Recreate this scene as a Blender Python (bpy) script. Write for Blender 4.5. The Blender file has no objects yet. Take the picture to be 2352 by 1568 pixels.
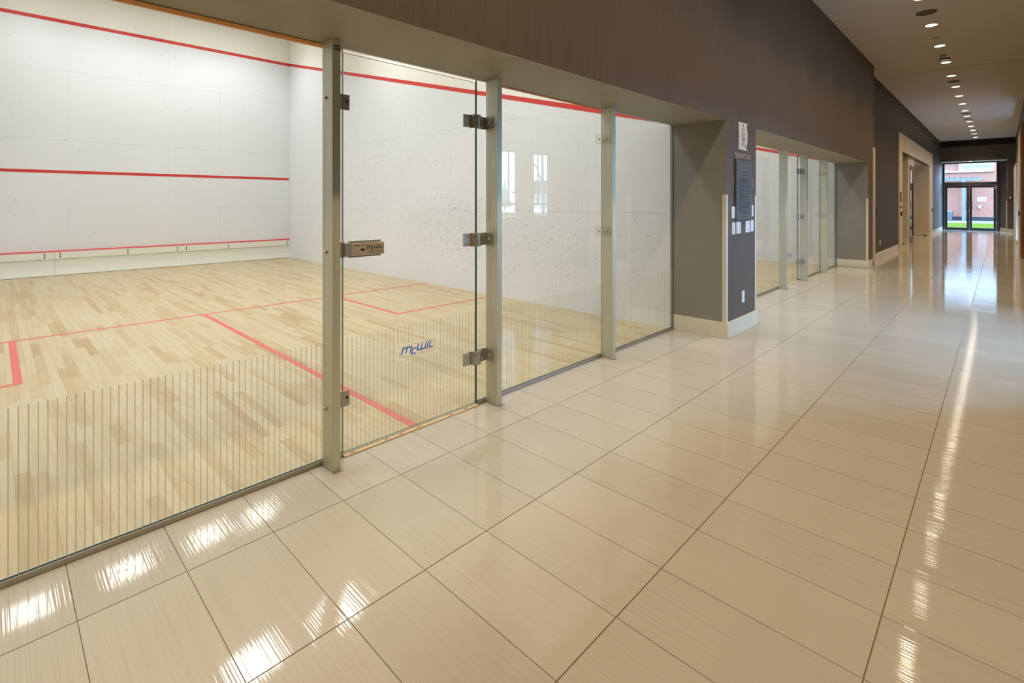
import bpy, bmesh, math, random
from mathutils import Vector, Matrix
random.seed(7)
SC = bpy.context.scene
COL = SC.collection
PI = math.pi

# ------------------------------------------------------------------ camera, sky, exposure
F_PX, YAW, CX, CZ, HOR = 1158.09, 0.7703, 2.4492, 1.3140, 464.49
cam_data = bpy.data.cameras.new('camera')
cam_data.sensor_width = 36.0
cam_data.lens = F_PX / 2352 * 36.0
cam_data.shift_y = -(784 - HOR) / 2352
cam_data.clip_start = 0.05
cam_data.clip_end = 500
cam = bpy.data.objects.new('camera', cam_data)
COL.objects.link(cam)
cam.location = (CX, 0, CZ)
cam.rotation_euler = (PI / 2, 0, YAW)
SC.camera = cam

SKY_COL, SKY_STR = (0.32, 0.60, 1.0, 1), 50.0
world = bpy.data.worlds.new('sky')
world.use_nodes = True
SC.world = world
bg = world.node_tree.nodes['Background']
bg.inputs[0].default_value = SKY_COL
bg.inputs[1].default_value = SKY_STR

SC.view_settings.view_transform = 'Standard'
SC.view_settings.look = 'None'
SC.view_settings.gamma = 1.0
SC.view_settings.use_curve_mapping = False
SC.view_settings.exposure = 0.0
SC.cycles.use_denoising = True
SC.cycles.max_bounces = 12
SC.cycles.diffuse_bounces = 6
SC.cycles.glossy_bounces = 6
SC.cycles.transparent_max_bounces = 24
SC.cycles.transmission_bounces = 8
SC.cycles.caustics_reflective = False
SC.cycles.caustics_refractive = False
SC.cycles.sample_clamp_indirect = 6.0

SPOT_W = 152.0                 # each corridor downlight
SPOT_COL = (1.0, 0.77, 0.47)
COURT_W = 26.5                 # each lamp panel in the court ceilings
COURT_EMIT = 7.0               # brightness of its diffuser
COURT_COL = (0.92, 0.935, 0.975, 1)

# ------------------------------------------------------------------ node helpers
def srgb(r, g, b):
    def f(c):
        c /= 255.0
        return c / 12.92 if c <= 0.04045 else ((c + 0.055) / 1.055) ** 2.4
    return (f(r), f(g), f(b), 1)

class N:
    """small wrapper around a node tree"""
    def __init__(self, name):
        self.m = bpy.data.materials.new(name)
        self.m.use_nodes = True
        self.t = self.m.node_tree
        self.p = self.t.nodes['Principled BSDF']
        self.out = self.t.nodes['Material Output']
    def n(self, typ, **kw):
        nd = self.t.nodes.new(typ)
        for k, v in kw.items():
            setattr(nd, k, v)
        return nd
    def l(self, a, b):
        self.t.links.new(a, b)
    def math(self, op, a, b=None, clamp=False):
        nd = self.n('ShaderNodeMath', operation=op, use_clamp=clamp)
        for i, v in enumerate((a, b)):
            if v is None:
                continue
            if isinstance(v, (int, float)):
                nd.inputs[i].default_value = v
            else:
                self.l(v, nd.inputs[i])
        return nd.outputs[0]
    def pos(self):
        return self.n('ShaderNodeNewGeometry').outputs['Position']
    def mapped(self, scale, offset=None):
        mp = self.n('ShaderNodeMapping')
        mp.inputs['Scale'].default_value = scale
        self.l(self.pos(), mp.inputs['Vector'])
        if offset is not None:
            self.l(offset, mp.inputs['Location'])
        return mp.outputs[0]
    def noise(self, vec, scale=1.0, detail=2.0, rough=0.5, dist=0.0):
        nd = self.n('ShaderNodeTexNoise')
        nd.inputs['Scale'].default_value = scale
        nd.inputs['Detail'].default_value = detail
        nd.inputs['Roughness'].default_value = rough
        nd.inputs['Distortion'].default_value = dist
        self.l(vec, nd.inputs['Vector'])
        return nd.outputs[0]
    def ramp(self, fac, stops):
        nd = self.n('ShaderNodeValToRGB')
        cr = nd.color_ramp
        while len(cr.elements) < len(stops):
            cr.elements.new(0.5)
        for e, (p, c) in zip(cr.elements, stops):
            e.position = p
            e.color = c if len(c) == 4 else (*c, 1)
        self.l(fac, nd.inputs[0])
        return nd.outputs[0]
    def mix(self, fac, a, b, blend='MIX'):
        nd = self.n('ShaderNodeMix', data_type='RGBA', blend_type=blend)
        for i, v in ((0, fac), (6, a), (7, b)):
            if isinstance(v, (int, float)):
                nd.inputs[i].default_value = v
            elif isinstance(v, tuple):
                nd.inputs[i].default_value = v if len(v) == 4 else (*v, 1)
            else:
                self.l(v, nd.inputs[i])
        return nd.outputs[2]
    def bump(self, h, strength=0.2, dist=0.001):
        nd = self.n('ShaderNodeBump')
        nd.inputs['Strength'].default_value = strength
        nd.inputs['Distance'].default_value = dist
        self.l(h, nd.inputs['Height'])
        self.l(nd.outputs[0], self.p.inputs['Normal'])

def simple(name, col, rough=0.5, metal=0.0, spec=0.5, grain=0.0):
    q = N(name)
    q.p.inputs['Base Color'].default_value = col
    q.p.inputs['Roughness'].default_value = rough
    q.p.inputs['Metallic'].default_value = metal
    q.p.inputs['Specular IOR Level'].default_value = spec
    if grain:
        f = q.noise(q.pos(), 40.0, 3.0)
        lo = tuple(c * (1 - grain) for c in col[:3]) + (1,)
        hi = tuple(min(1, c * (1 + grain)) for c in col[:3]) + (1,)
        q.l(q.ramp(f, [(0.3, lo), (0.7, hi)]), q.p.inputs['Base Color'])
    return q.m

def emitter(name, col, s):
    q = N(name)
    q.p.inputs['Base Color'].default_value = (0.9, 0.9, 0.9, 1)
    q.p.inputs['Emission Color'].default_value = col
    q.p.inputs['Emission Strength'].default_value = s
    return q.m

def glass(name, tint=(0.955, 0.975, 0.955, 1), ior=1.5):
    q = N(name)
    fr = q.n('ShaderNodeFresnel')
    fr.inputs['IOR'].default_value = ior
    tr = q.n('ShaderNodeBsdfTransparent')
    tr.inputs[0].default_value = tint
    gl = q.n('ShaderNodeBsdfGlossy')
    gl.inputs['Roughness'].default_value = 0.0
    mx = q.n('ShaderNodeMixShader')
    geo = q.n('ShaderNodeNewGeometry')
    # the same air-to-glass reflectance on both faces of the slab (straight-through glass)
    im = q.math('ADD', q.math('MULTIPLY', geo.outputs['Backfacing'], 1.0 / ior - ior), ior)
    q.l(im, fr.inputs['IOR'])
    q.l(fr.outputs[0], mx.inputs[0])
    q.l(tr.outputs[0], mx.inputs[1])
    q.l(gl.outputs[0], mx.inputs[2])
    q.l(mx.outputs[0], q.out.inputs['Surface'])
    return q.m

def backlit(name, col, clear):
    """thin print on glass: light passes through it from behind"""
    q = N(name)
    q.p.inputs['Base Color'].default_value = col
    q.p.inputs['Roughness'].default_value = 0.6
    tl = q.n('ShaderNodeBsdfTranslucent')
    tl.inputs[0].default_value = col
    ml = q.n('ShaderNodeMixShader')
    ml.inputs[0].default_value = 0.6
    q.l(q.p.outputs[0], ml.inputs[1])
    q.l(tl.outputs[0], ml.inputs[2])
    tr = q.n('ShaderNodeBsdfTransparent')
    mx = q.n('ShaderNodeMixShader')
    mx.inputs[0].default_value = clear
    q.l(ml.outputs[0], mx.inputs[1])
    q.l(tr.outputs[0], mx.inputs[2])
    q.l(mx.outputs[0], q.out.inputs['Surface'])
    return q.m

def tile_mat(name, island):
    q = N(name)
    if island:
        rnd = q.n('ShaderNodeNewGeometry').outputs['Random Per Island']
    else:
        rnd = q.n('ShaderNodeObjectInfo').outputs['Random']
    off = q.n('ShaderNodeCombineXYZ')
    q.l(q.math('MULTIPLY', rnd, 37.0), off.inputs[0])
    q.l(q.math('MULTIPLY', rnd, 91.0), off.inputs[1])
    fine = q.noise(q.mapped((1.6, 150.0, 1.0), off.outputs[0]), 1.0, 0.6, 0.5)
    broad = q.noise(q.mapped((1.0, 62.0, 1.0), off.outputs[0]), 1.0, 2.0, 0.5)
    h = q.math('ADD', q.math('MULTIPLY', fine, 0.65), q.math('MULTIPLY', broad, 0.5))
    hair = q.noise(q.mapped((1.1, 260.0, 1.0), off.outputs[0]), 1.0, 1.0, 0.5)
    c = q.ramp(hair, [(0.28, (0.445, 0.408, 0.346)), (0.5, (0.485, 0.446, 0.381)), (0.72, (0.505, 0.466, 0.40))])
    tone = q.math('ADD', q.math('MULTIPLY', rnd, 0.07), 0.93)
    cc = q.n('ShaderNodeCombineXYZ')
    for i in range(3):
        q.l(tone, cc.inputs[i])
    c = q.mix(1.0, c, cc.outputs[0], 'MULTIPLY')
    q.l(c, q.p.inputs['Base Color'])
    q.p.inputs['Roughness'].default_value = 0.05
    q.p.inputs['Specular IOR Level'].default_value = 0.5
    q.bump(h, 0.30, 0.0010)
    return q.m

def plank_mat(name, island):
    q = N(name)
    if island:
        rnd = q.n('ShaderNodeNewGeometry').outputs['Random Per Island']
    else:
        rnd = q.n('ShaderNodeObjectInfo').outputs['Random']
    off = q.n('ShaderNodeCombineXYZ')
    q.l(q.math('MULTIPLY', rnd, 53.0), off.inputs[0])
    q.l(q.math('MULTIPLY', rnd, 17.0), off.inputs[1])
    base = q.ramp(rnd, [(0.0, srgb(191, 172, 137)), (0.35, srgb(196, 179, 145)), (0.7, srgb(189, 168, 130)),
                        (0.9, srgb(181, 158, 118)), (1.0, srgb(174, 147, 106))])
    grain = q.noise(q.mapped((1.6, 55.0, 1.0), off.outputs[0]), 1.0, 3.0, 0.6, 0.4)
    g2 = q.ramp(grain, [(0.35, (0.90, 0.87, 0.81)), (0.6, (1, 1, 1))])
    fleck = q.noise(q.mapped((5.0, 30.0, 1.0), off.outputs[0]), 1.0, 2.0, 0.5)
    g3 = q.ramp(fleck, [(0.24, (0.80, 0.72, 0.60)), (0.30, (1, 1, 1))])
    c = q.mix(1.0, base, g2, 'MULTIPLY')
    c = q.mix(0.7, c, g3, 'MULTIPLY')
    q.l(c, q.p.inputs['Base Color'])
    q.p.inputs['Roughness'].default_value = 0.36
    q.p.inputs['Specular IOR Level'].default_value = 0.35
    return q.m

def wallpaper(name, col, axis):
    """woven wall covering: fine threads along z (axis 'v') or across (axis 'h')"""
    q = N(name)
    sc = (90.0, 90.0, 1.2) if axis == 'v' else (3.0, 3.0, 150.0)
    f = q.noise(q.mapped(sc), 1.0, 2.0, 0.6)
    b = q.noise(q.pos(), 1.3, 2.0)
    k = 0.13 if axis == 'v' else 0.07
    lo = tuple(c * (1 - k) for c in col[:3]) + (1,)
    hi = tuple(c * (1 + k) for c in col[:3]) + (1,)
    c = q.ramp(f, [(0.3, lo), (0.7, hi)])
    c = q.mix(1.0, c, q.ramp(b, [(0.3, (0.95, 0.95, 0.95)), (0.7, (1.03, 1.03, 1.03))]), 'MULTIPLY')
    q.l(c, q.p.inputs['Base Color'])
    q.p.inputs['Roughness'].default_value = 0.55
    q.p.inputs['Specular IOR Level'].default_value = 0.4
    q.bump(f, 0.12, 0.001)
    return q.m

def court_wall(name, marks):
    """hard white plaster panel; black ball scuffs where balls land"""
    q = N(name)
    base = (0.80, 0.79, 0.785, 1)
    col = None
    pos = q.pos()
    sep = q.n('ShaderNodeSeparateXYZ')
    q.l(pos, sep.inputs[0])
    def blob(ax, cx, sx, cz, sz):
        a = q.math('DIVIDE', q.math('SUBTRACT', sep.outputs[ax], cx), sx)
        b = q.math('DIVIDE', q.math('SUBTRACT', sep.outputs[2], cz), sz)
        r = q.math('ADD', q.math('MULTIPLY', a, a), q.math('MULTIPLY', b, b))
        return q.math('SUBTRACT', 1.0, r, clamp=True)
    warp = q.n('ShaderNodeTexNoise')
    warp.inputs['Scale'].default_value = 9.0
    q.l(pos, warp.inputs['Vector'])
    wv = q.n('ShaderNodeVectorMath', operation='SCALE')
    q.l(warp.outputs['Color'], wv.inputs[0])
    wv.inputs['Scale'].default_value = 0.16
    av = q.n('ShaderNodeVectorMath', operation='ADD')
    q.l(pos, av.inputs[0])
    q.l(wv.outputs[0], av.inputs[1])
    def scuffs(scale, lo, hi, dens):
        vo = q.n('ShaderNodeTexVoronoi')
        vo.inputs['Scale'].default_value = scale
        q.l(av.outputs[0], vo.inputs['Vector'])
        ring = q.math('ABSOLUTE', q.math('SUBTRACT', vo.outputs['Distance'], lo))
        hit = q.math('LESS_THAN', ring, hi)
        cs = q.n('ShaderNodeSeparateColor')
        q.l(vo.outputs['Color'], cs.inputs[0])
        keep = q.math('LESS_THAN', cs.outputs[0], dens)
        brk = q.math('GREATER_THAN', q.noise(pos, scale * 2.2, 1.0), 0.52)
        return q.math('MULTIPLY', q.math('MULTIPLY', hit, keep), brk)
    if marks == 'side':
        m1 = blob(0, -6.8, 3.4, 2.0, 1.7)
        m2 = blob(0, -3.4, 1.9, 0.95, 0.55)
        m3 = blob(0, -2.0, 2.4, 0.7, 0.62)
        m4 = blob(0, -5.0, 4.8, 1.4, 1.9)
        s1 = q.math('MULTIPLY', scuffs(21.0, 0.20, 0.09, q.math('ADD', q.math('MULTIPLY', m1, 1.0), q.math('MULTIPLY', m2, 1.3))), 0.26)
        s2 = q.math('MULTIPLY', scuffs(14.0, 0.20, 0.06, q.math('ADD', q.math('MULTIPLY', m2, 0.8), q.math('MULTIPLY', m3, 0.7))), 0.38)
        s3 = q.math('MULTIPLY', scuffs(32.0, 0.24, 0.12, q.math('ADD', q.math('MULTIPLY', m4, 0.6), q.math('MULTIPLY', m1, 0.6))), 0.20)
        s = q.math('ADD', q.math('ADD', s1, s2), s3, clamp=True)
        haze = q.math('MULTIPLY', q.math('MULTIPLY', q.math('ADD', m2, q.math('MULTIPLY', m1, 0.4)), q.noise(pos, 6.0, 4.0, 0.7)), 0.13)
        s = q.math('ADD', s, haze, clamp=True)
    else:
        m1 = blob(1, -0.2, 2.4, 1.9, 1.9)
        s = q.math('MULTIPLY', scuffs(9.0, 0.12, 0.04, q.math('ADD', q.math('MULTIPLY', m1, 0.28), 0.04)), 0.3)
    tone = q.ramp(q.noise(pos, 0.8, 2.0), [(0.3, (0.745, 0.765, 0.795, 1)), (0.7, (0.775, 0.795, 0.825, 1))])
    # cream paint above the out line
    if marks == 'side':
        lim = q.math('ADD', q.math('MULTIPLY', q.math('ADD', sep.outputs[0], 9.75), -0.2502), 4.59)
    else:
        lim = 4.59
    up = q.math('GREATER_THAN', sep.outputs[2], lim)
    tone = q.mix(up, tone, (0.84, 0.825, 0.745, 1))
    col = q.mix(s, tone, (0.12, 0.115, 0.10, 1))
    q.l(col, q.p.inputs['Base Color'])
    q.p.inputs['Roughness'].default_value = 0.5
    q.p.inputs['Specular IOR Level'].default_value = 0.3
    return q.m

def brick_mat(name):
    q = N(name)
    q.p.inputs['Specular IOR Level'].default_value = 0.1
    br = q.n('ShaderNodeTexBrick')
    mp = q.n('ShaderNodeMapping')
    mp.inputs['Rotation'].default_value = (PI / 2, 0, 0)
    q.l(q.pos(), mp.inputs['Vector'])
    q.l(mp.outputs[0], br.inputs['Vector'])
    br.inputs['Scale'].default_value = 1.0
    br.inputs['Brick Width'].default_value = 0.21
    br.inputs['Row Height'].default_value = 0.07
    br.inputs['Mortar Size'].default_value = 0.012
    br.inputs['Color1'].default_value = (0.128, 0.041, 0.027, 1)
    br.inputs['Color2'].default_value = (0.102, 0.033, 0.021, 1)
    br.inputs['Mortar'].default_value = (0.118, 0.060, 0.040, 1)
    q.l(br.outputs[0], q.p.inputs['Base Color'])
    q.p.inputs['Roughness'].default_value = 0.85
    q.bump(br.outputs['Fac'], 0.3, -0.004)
    return q.m

def grass_mat(name):
    q = N(name)
    q.p.inputs['Specular IOR Level'].default_value = 0.0
    f = q.noise(q.pos(), 14.0, 4.0, 0.7)
    q.l(q.ramp(f, [(0.3, (0.0218, 0.0261, 0.0029)), (0.7, (0.0363, 0.0407, 0.0058))]), q.p.inputs['Base Color'])
    q.p.inputs['Roughness'].default_value = 0.9
    return q.m

def brushed(name, col, rough, metal=0.85):
    q = N(name)
    f = q.noise(q.mapped((160.0, 160.0, 1.5)), 1.0, 2.0)
    lo = tuple(c * 0.93 for c in col[:3]) + (1,)
    hi = tuple(min(1, c * 1.05) for c in col[:3]) + (1,)
    q.l(q.ramp(f, [(0.3, lo), (0.7, hi)]), q.p.inputs['Base Color'])
    q.p.inputs['Metallic'].default_value = metal
    q.p.inputs['Roughness'].default_value = rough
    return q.m

M = {}
M['tile'] = tile_mat('glazed_tile', False)
M['tile_field'] = tile_mat('glazed_tile_field', True)
M['grout'] = simple('grout', (0.21, 0.175, 0.125, 1), 0.9, grain=0.15)
M['plank'] = plank_mat('maple_plank', False)
M['plank_field'] = plank_mat('maple_plank_field', True)
M['plank_gap'] = simple('plank_joint', (0.50, 0.41, 0.28, 1), 0.8, grain=0.1)
M['wall'] = wallpaper('taupe_wallcovering', (0.115, 0.086, 0.070, 1), 'v')
M['reveal'] = wallpaper('grey_wallcovering', (0.245, 0.235, 0.205, 1), 'h')
M['soffit'] = wallpaper('soffit_covering', (0.30, 0.275, 0.21, 1), 'h')
M['ceil'] = simple('ceiling_paint', (0.68, 0.60, 0.52, 1), 0.75, grain=0.03)
M['ceil_white'] = simple('pale_ceiling_paint', (0.75, 0.75, 0.74, 1), 0.8, grain=0.02)
M['cream'] = simple('cream_panel', (0.62, 0.55, 0.44, 1), 0.45, grain=0.03)
M['base'] = simple('cream_stone_skirting', (0.70, 0.66, 0.53, 1), 0.3, grain=0.04)
M['guard'] = simple('cream_vinyl', (0.66, 0.61, 0.50, 1), 0.45, grain=0.02)
M['side'] = court_wall('court_plaster_side', 'side')
M['front'] = court_wall('court_plaster_front', 'front')
M['joint'] = simple('plaster_joint', (0.62, 0.61, 0.60, 1), 0.8, grain=0.05)
M['red'] = simple('red_line_paint', (0.62, 0.035, 0.03, 1), 0.5, grain=0.05)
M['floor_red'] = simple('floor_line_paint', (0.60, 0.115, 0.092, 1), 0.45, grain=0.06)
M['tin'] = simple('white_enamel', (0.80, 0.80, 0.74, 1), 0.35, grain=0.02)
M['black'] = simple('black_plastic', (0.015, 0.014, 0.013, 1), 0.5, grain=0.1)
M['alu'] = brushed('satin_aluminium', (0.60, 0.60, 0.48, 1), 0.46, 0.45)
M['alu2'] = brushed('cast_aluminium', (0.43, 0.425, 0.375, 1), 0.38, 0.45)
M['chan'] = brushed('aluminium_channel', (0.42, 0.40, 0.35, 1), 0.35, 0.7)
M['chrome'] = brushed('bolt_steel', (0.60, 0.58, 0.53, 1), 0.2, 1.0)
M['glass'] = glass('court_glass')
M['winglass'] = glass('window_glass', (0.97, 0.98, 0.98, 1))
M['acrylic'] = glass('clear_acrylic', (0.975, 0.975, 0.96, 1), 1.25)
M['glassedge'] = simple('glass_edge', (0.03, 0.11, 0.085, 1), 0.15, grain=0.1)
M['paleedge'] = backlit('lit_glass_edge', (0.6, 0.66, 0.6, 1), 0.3)  # pale colour stands for light reflected in the door's leading edge
M['frost'] = backlit('frosted_stripe', (0.55, 0.57, 0.48, 1), 0.45)
M['blue'] = backlit('blue_vinyl', (0.035, 0.30, 0.85, 1), 0.0)
M['ink'] = simple('black_ink', (0.02, 0.019, 0.03, 1), 0.6, grain=0.1)
M['greyink'] = simple('grey_ink', (0.35, 0.33, 0.24, 1), 0.6, grain=0.1)
M['latch'] = brushed('latch_faceplate', (0.60, 0.52, 0.40, 1), 0.4, 0.35)
M['paper'] = simple('white_paper', (0.62, 0.58, 0.52, 1), 0.8, grain=0.02)
M['redink'] = simple('crimson_ink', (0.20, 0.03, 0.04, 1), 0.7, grain=0.1)
M['board'] = simple('grey_rules_board', (0.115, 0.108, 0.104, 1), 0.5, grain=0.03)
M['boardink'] = simple('board_ink', (0.035, 0.033, 0.035, 1), 0.6, grain=0.1)
M['boardfaint'] = simple('faint_emblem_ink', (0.145, 0.155, 0.115, 1), 0.6, grain=0.1)
M['letter'] = brushed('brushed_letters', (0.55, 0.52, 0.46, 1), 0.35, 0.4)
M['switch'] = simple('white_switch', (0.80, 0.80, 0.78, 1), 0.35, grain=0.01)
M['switchgrey'] = simple('switch_shadow_line', (0.35, 0.35, 0.36, 1), 0.5, grain=0.02)
M['wood'] = simple('pale_wood', (0.62, 0.43, 0.24, 1), 0.5, grain=0.08)
M['paletrim'] = backlit('thin_pale_wood', (0.85, 0.56, 0.30, 1), 0.0)
M['sill'] = simple('pale_sill_wood', (0.72, 0.56, 0.36, 1), 0.5, grain=0.06)
M['knot'] = simple('wood_knot', (0.25, 0.12, 0.04, 1), 0.6, grain=0.2)
M['dark'] = simple('shaded_slot_black', (0.012, 0.010, 0.009, 1), 0.8, grain=0.1)
M['frame'] = simple('dark_door_frame', (0.030, 0.034, 0.040, 1), 0.4, grain=0.1)
M['speaker'] = simple('brown_grille', (0.12, 0.09, 0.055, 1), 0.7, grain=0.1)
M['offwhite'] = simple('off_white_plastic', (0.55, 0.50, 0.42, 1), 0.5, grain=0.02)
M['lens'] = emitter('downlight_lens', (1.0, 0.90, 0.72, 1), 28.0)
M['lamp'] = emitter('court_lamp', COURT_COL, COURT_EMIT)
M['brick'] = brick_mat('red_brick')
M['plinth'] = simple('grey_plinth', (0.0149, 0.0145, 0.0137, 1), 0.8, spec=0.0, grain=0.06)
M['steel'] = simple('grey_painted_steel', (0.0256, 0.0239, 0.0218, 1), 0.5, grain=0.03)
M['bin'] = simple('slate_plastic', (0.0094, 0.0090, 0.0085, 1), 0.5, grain=0.05)
M['concrete'] = simple('concrete', (0.0726, 0.0577, 0.0470, 1), 0.9, spec=0.0, grain=0.08)
M['white'] = simple('white_paint', (0.1708, 0.1452, 0.1281, 1), 0.6, grain=0.02)
M['upglass'] = simple('reflective_glazing', (0.055, 0.062, 0.050, 1), 0.35, grain=0.35)
M['grass'] = grass_mat('lawn_grass')
M['hydred'] = simple('red_enamel', (0.45, 0.02, 0.02, 1), 0.4, grain=0.05)
M['bark'] = simple('bark', (0.10, 0.085, 0.07, 1), 0.9, grain=0.3)
M['leaf'] = simple('dark_foliage', (0.05, 0.09, 0.04, 1), 0.8, grain=0.4)
M['umber'] = simple('umber_wood', (0.20, 0.10, 0.05, 1), 0.5, grain=0.1)

# ------------------------------------------------------------------ mesh helpers
class MB:
    def __init__(self):
        self.v, self.f, self.mi = [], [], []
    def add(self, vs, fs, mi=0):
        o = len(self.v)
        self.v += [tuple(p) for p in vs]
        for q in fs:
            self.f.append(tuple(o + i for i in q))
            self.mi.append(mi)
        return self
    def box(self, x0, x1, y0, y1, z0, z1, mi=0, fm=None):
        """fm: optional material index per face (-x, +x, -y, +y, -z, +z)"""
        vs = [(x, y, z) for x in (x0, x1) for y in (y0, y1) for z in (z0, z1)]
        fs = [(0, 1, 3, 2), (4, 6, 7, 5), (0, 4, 5, 1), (2, 3, 7, 6), (0, 2, 6, 4), (1, 5, 7, 3)]
        o = len(self.v)
        self.v += vs
        for k, q in enumerate(fs):
            self.f.append(tuple(o + i for i in q))
            self.mi.append(fm[k] if fm else mi)
        return self
    def prism(self, pts, ax, a0, a1, mi=0):
        """extrude a counter-clockwise polygon along axis ax"""
        def mk(p, a):
            if ax == 'z': return (p[0], p[1], a)
            if ax == 'x': return (a, p[0], p[1])
            return (p[1], a, p[0])
        n = len(pts)
        vs = [mk(p, a0) for p in pts] + [mk(p, a1) for p in pts]
        fs = [tuple(reversed(range(n))), tuple(range(n, 2 * n))]
        fs += [(i, (i + 1) % n, n + (i + 1) % n, n + i) for i in range(n)]
        return self.add(vs, fs, mi)
    def cyl(self, c, ax, r, a0, a1, n=16, mi=0, r1=None):
        r1 = r if r1 is None else r1
        u = {'x': (1, 2, 0), 'y': (2, 0, 1), 'z': (0, 1, 2)}[ax]
        vs = []
        for a, rr in ((a0, r), (a1, r1)):
            for k in range(n):
                t = 2 * PI * k / n
                p = [0, 0, 0]
                p[u[0]] = c[0] + rr * math.cos(t)
                p[u[1]] = c[1] + rr * math.sin(t)
                p[u[2]] = a
                vs.append(p)
        fs = [tuple(reversed(range(n))), tuple(range(n, 2 * n))]
        fs += [(i, (i + 1) % n, n + (i + 1) % n, n + i) for i in range(n)]
        return self.add(vs, fs, mi)
    def lathe(self, c, prof, n=24, mi=0):
        """profile [(r, z)] turned round the vertical through c"""
        vs, fs = [], []
        for r, z in prof:
            for k in range(n):
                t = 2 * PI * k / n
                vs.append((c[0] + r * math.cos(t), c[1] + r * math.sin(t), z))
        for j in range(len(prof) - 1):
            for k in range(n):
                fs.append((j * n + k, j * n + (k + 1) % n, (j + 1) * n + (k + 1) % n, (j + 1) * n + k))
        fs.append(tuple(reversed(range(n))))
        fs.append(tuple(range((len(prof) - 1) * n, len(prof) * n)))
        return self.add(vs, fs, mi)
    def tube(self, pts, r, n=8, mi=0, r1=None):
        r1 = r if r1 is None else r1
        pts = [Vector(p) for p in pts]
        vs, fs = [], []
        for i, p in enumerate(pts):
            d = (pts[min(i + 1, len(pts) - 1)] - pts[max(i - 1, 0)]).normalized()
            a = d.cross(Vector((0, 0, 1)))
            if a.length < 1e-4: a = Vector((1, 0, 0))
            a.normalize(); b = d.cross(a)
            rr = r + (r1 - r) * i / max(1, len(pts) - 1)
            for k in range(n):
                t = 2 * PI * k / n
                vs.append(p + (a * math.cos(t) + b * math.sin(t)) * rr)
        for j in range(len(pts) - 1):
            for k in range(n):
                fs.append((j * n + k, j * n + (k + 1) % n, (j + 1) * n + (k + 1) % n, (j + 1) * n + k))
        fs.append(tuple(range(n)))
        fs.append(tuple(range((len(pts) - 1) * n, len(pts) * n)))
        return self.add(vs, fs, mi)
    def build(self, name, mats, parent=None, at=None, bevel=0.0, smooth=False):
        if not isinstance(mats, (list, tuple)):
            mats = [mats]
        L = Vector(at) if at is not None else (Vector(parent['w']) if parent is not None else Vector((0, 0, 0)))
        me = bpy.data.meshes.new(name)
        me.from_pydata([tuple(Vector(p) - L) for p in self.v], [], self.f)
        for m in mats:
            me.materials.append(m)
        if len(mats) > 1:
            me.polygons.foreach_set('material_index', self.mi)
        bm = bmesh.new()
        bm.from_mesh(me)
        bmesh.ops.recalc_face_normals(bm, faces=bm.faces)
        if bevel:
            es = [e for e in bm.edges if len(e.link_faces) == 2 and e.calc_face_angle(0) > 0.7]
            bmesh.ops.bevel(bm, geom=es, offset=bevel, segments=2, profile=0.6, affect='EDGES', clamp_overlap=True)
        bm.to_mesh(me)
        bm.free()
        if smooth:
            me.polygons.foreach_set('use_smooth', [True] * len(me.polygons))
        o = bpy.data.objects.new(name, me)
        COL.objects.link(o)
        if parent is not None:
            o.parent = parent
            o.location = L - Vector(parent['w'])
        else:
            o.location = L
        o['w'] = tuple(L)
        return o

def tag(o, label, cat, group=None, kind=None):
    o['label'] = label
    o['category'] = cat
    if group: o['group'] = group
    if kind: o['kind'] = kind
    return o

def thing(name, label, cat, loc, group=None, kind=None):
    o = bpy.data.objects.new(name, None)
    o.empty_display_size = 0.1
    COL.objects.link(o)
    o.location = loc
    o['w'] = tuple(loc)
    return tag(o, label, cat, group, kind)

def struct(o, label, cat):
    return tag(o, label, cat, kind='structure')

def copy_thing(o, loc):
    """a thing, its parts and their sub-parts at a new place"""
    def cp(s, parent):
        c = s.copy()
        COL.objects.link(c)
        if parent is not None:
            c.parent = parent
        for ch in s.children:
            cp(ch, c)
        return c
    c = cp(o, None)
    c.location = loc
    return c

def text_faces(body, size, mb, O, U, V, depth=0.0, mi=0, align='CENTER', shear=0.0, wscale=1.0):
    """lettering laid on the plane O + u U + v V (U, V unit), optionally raised by depth"""
    cu = bpy.data.curves.new('lettering', 'FONT')
    cu.body = body
    cu.size = size
    cu.align_x = align
    cu.align_y = 'CENTER'
    cu.extrude = depth / 2
    cu.shear = shear
    cu.resolution_u = 3
    ob = bpy.data.objects.new('lettering', cu)
    COL.objects.link(ob)
    dg = bpy.context.evaluated_depsgraph_get()
    me = bpy.data.meshes.new_from_object(ob.evaluated_get(dg))
    O, U, V = Vector(O), Vector(U), Vector(V)
    W = U.cross(V)
    vs = [O + U * (v.co.x * wscale) + V * v.co.y + W * (v.co.z + depth / 2) for v in me.vertices]
    fs = [tuple(p.vertices) for p in me.polygons]
    mb.add(vs, fs, mi)
    bpy.data.objects.remove(ob)
    bpy.data.meshes.remove(me)
    bpy.data.curves.remove(cu)
    return mb

def stroke(mb, pts, w, X, mi=0, d=0.0006):
    """flat stroke (y, z polyline) on a plane x = X facing +x"""
    for (a, b) in zip(pts[:-1], pts[1:]):
        a, b = Vector((a[0], a[1])), Vector((b[0], b[1]))
        t = (b - a).normalized()
        a2, b2 = a - t * w / 2, b + t * w / 2
        n = Vector((-t.y, t.x)) * w / 2
        q = [a2 - n, b2 - n, b2 + n, a2 + n]
        mb.add([(X, p.x, p.y) for p in q] + [(X + d, p.x, p.y) for p in q],
               [(3, 2, 1, 0), (4, 5, 6, 7), (0, 1, 5, 4), (1, 2, 6, 5), (2, 3, 7, 6), (3, 0, 4, 7)], mi)

def project(x, y, z):
    fx, fy = -math.sin(YAW), math.cos(YAW)
    rx, ry = math.cos(YAW), math.sin(YAW)
    dx, dy = x - CX, y
    d = dx * fx + dy * fy
    if d < 0.15:
        return None
    return (1176 + F_PX * (dx * rx + dy * ry) / d, HOR - F_PX * (z - CZ) / d)

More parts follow.
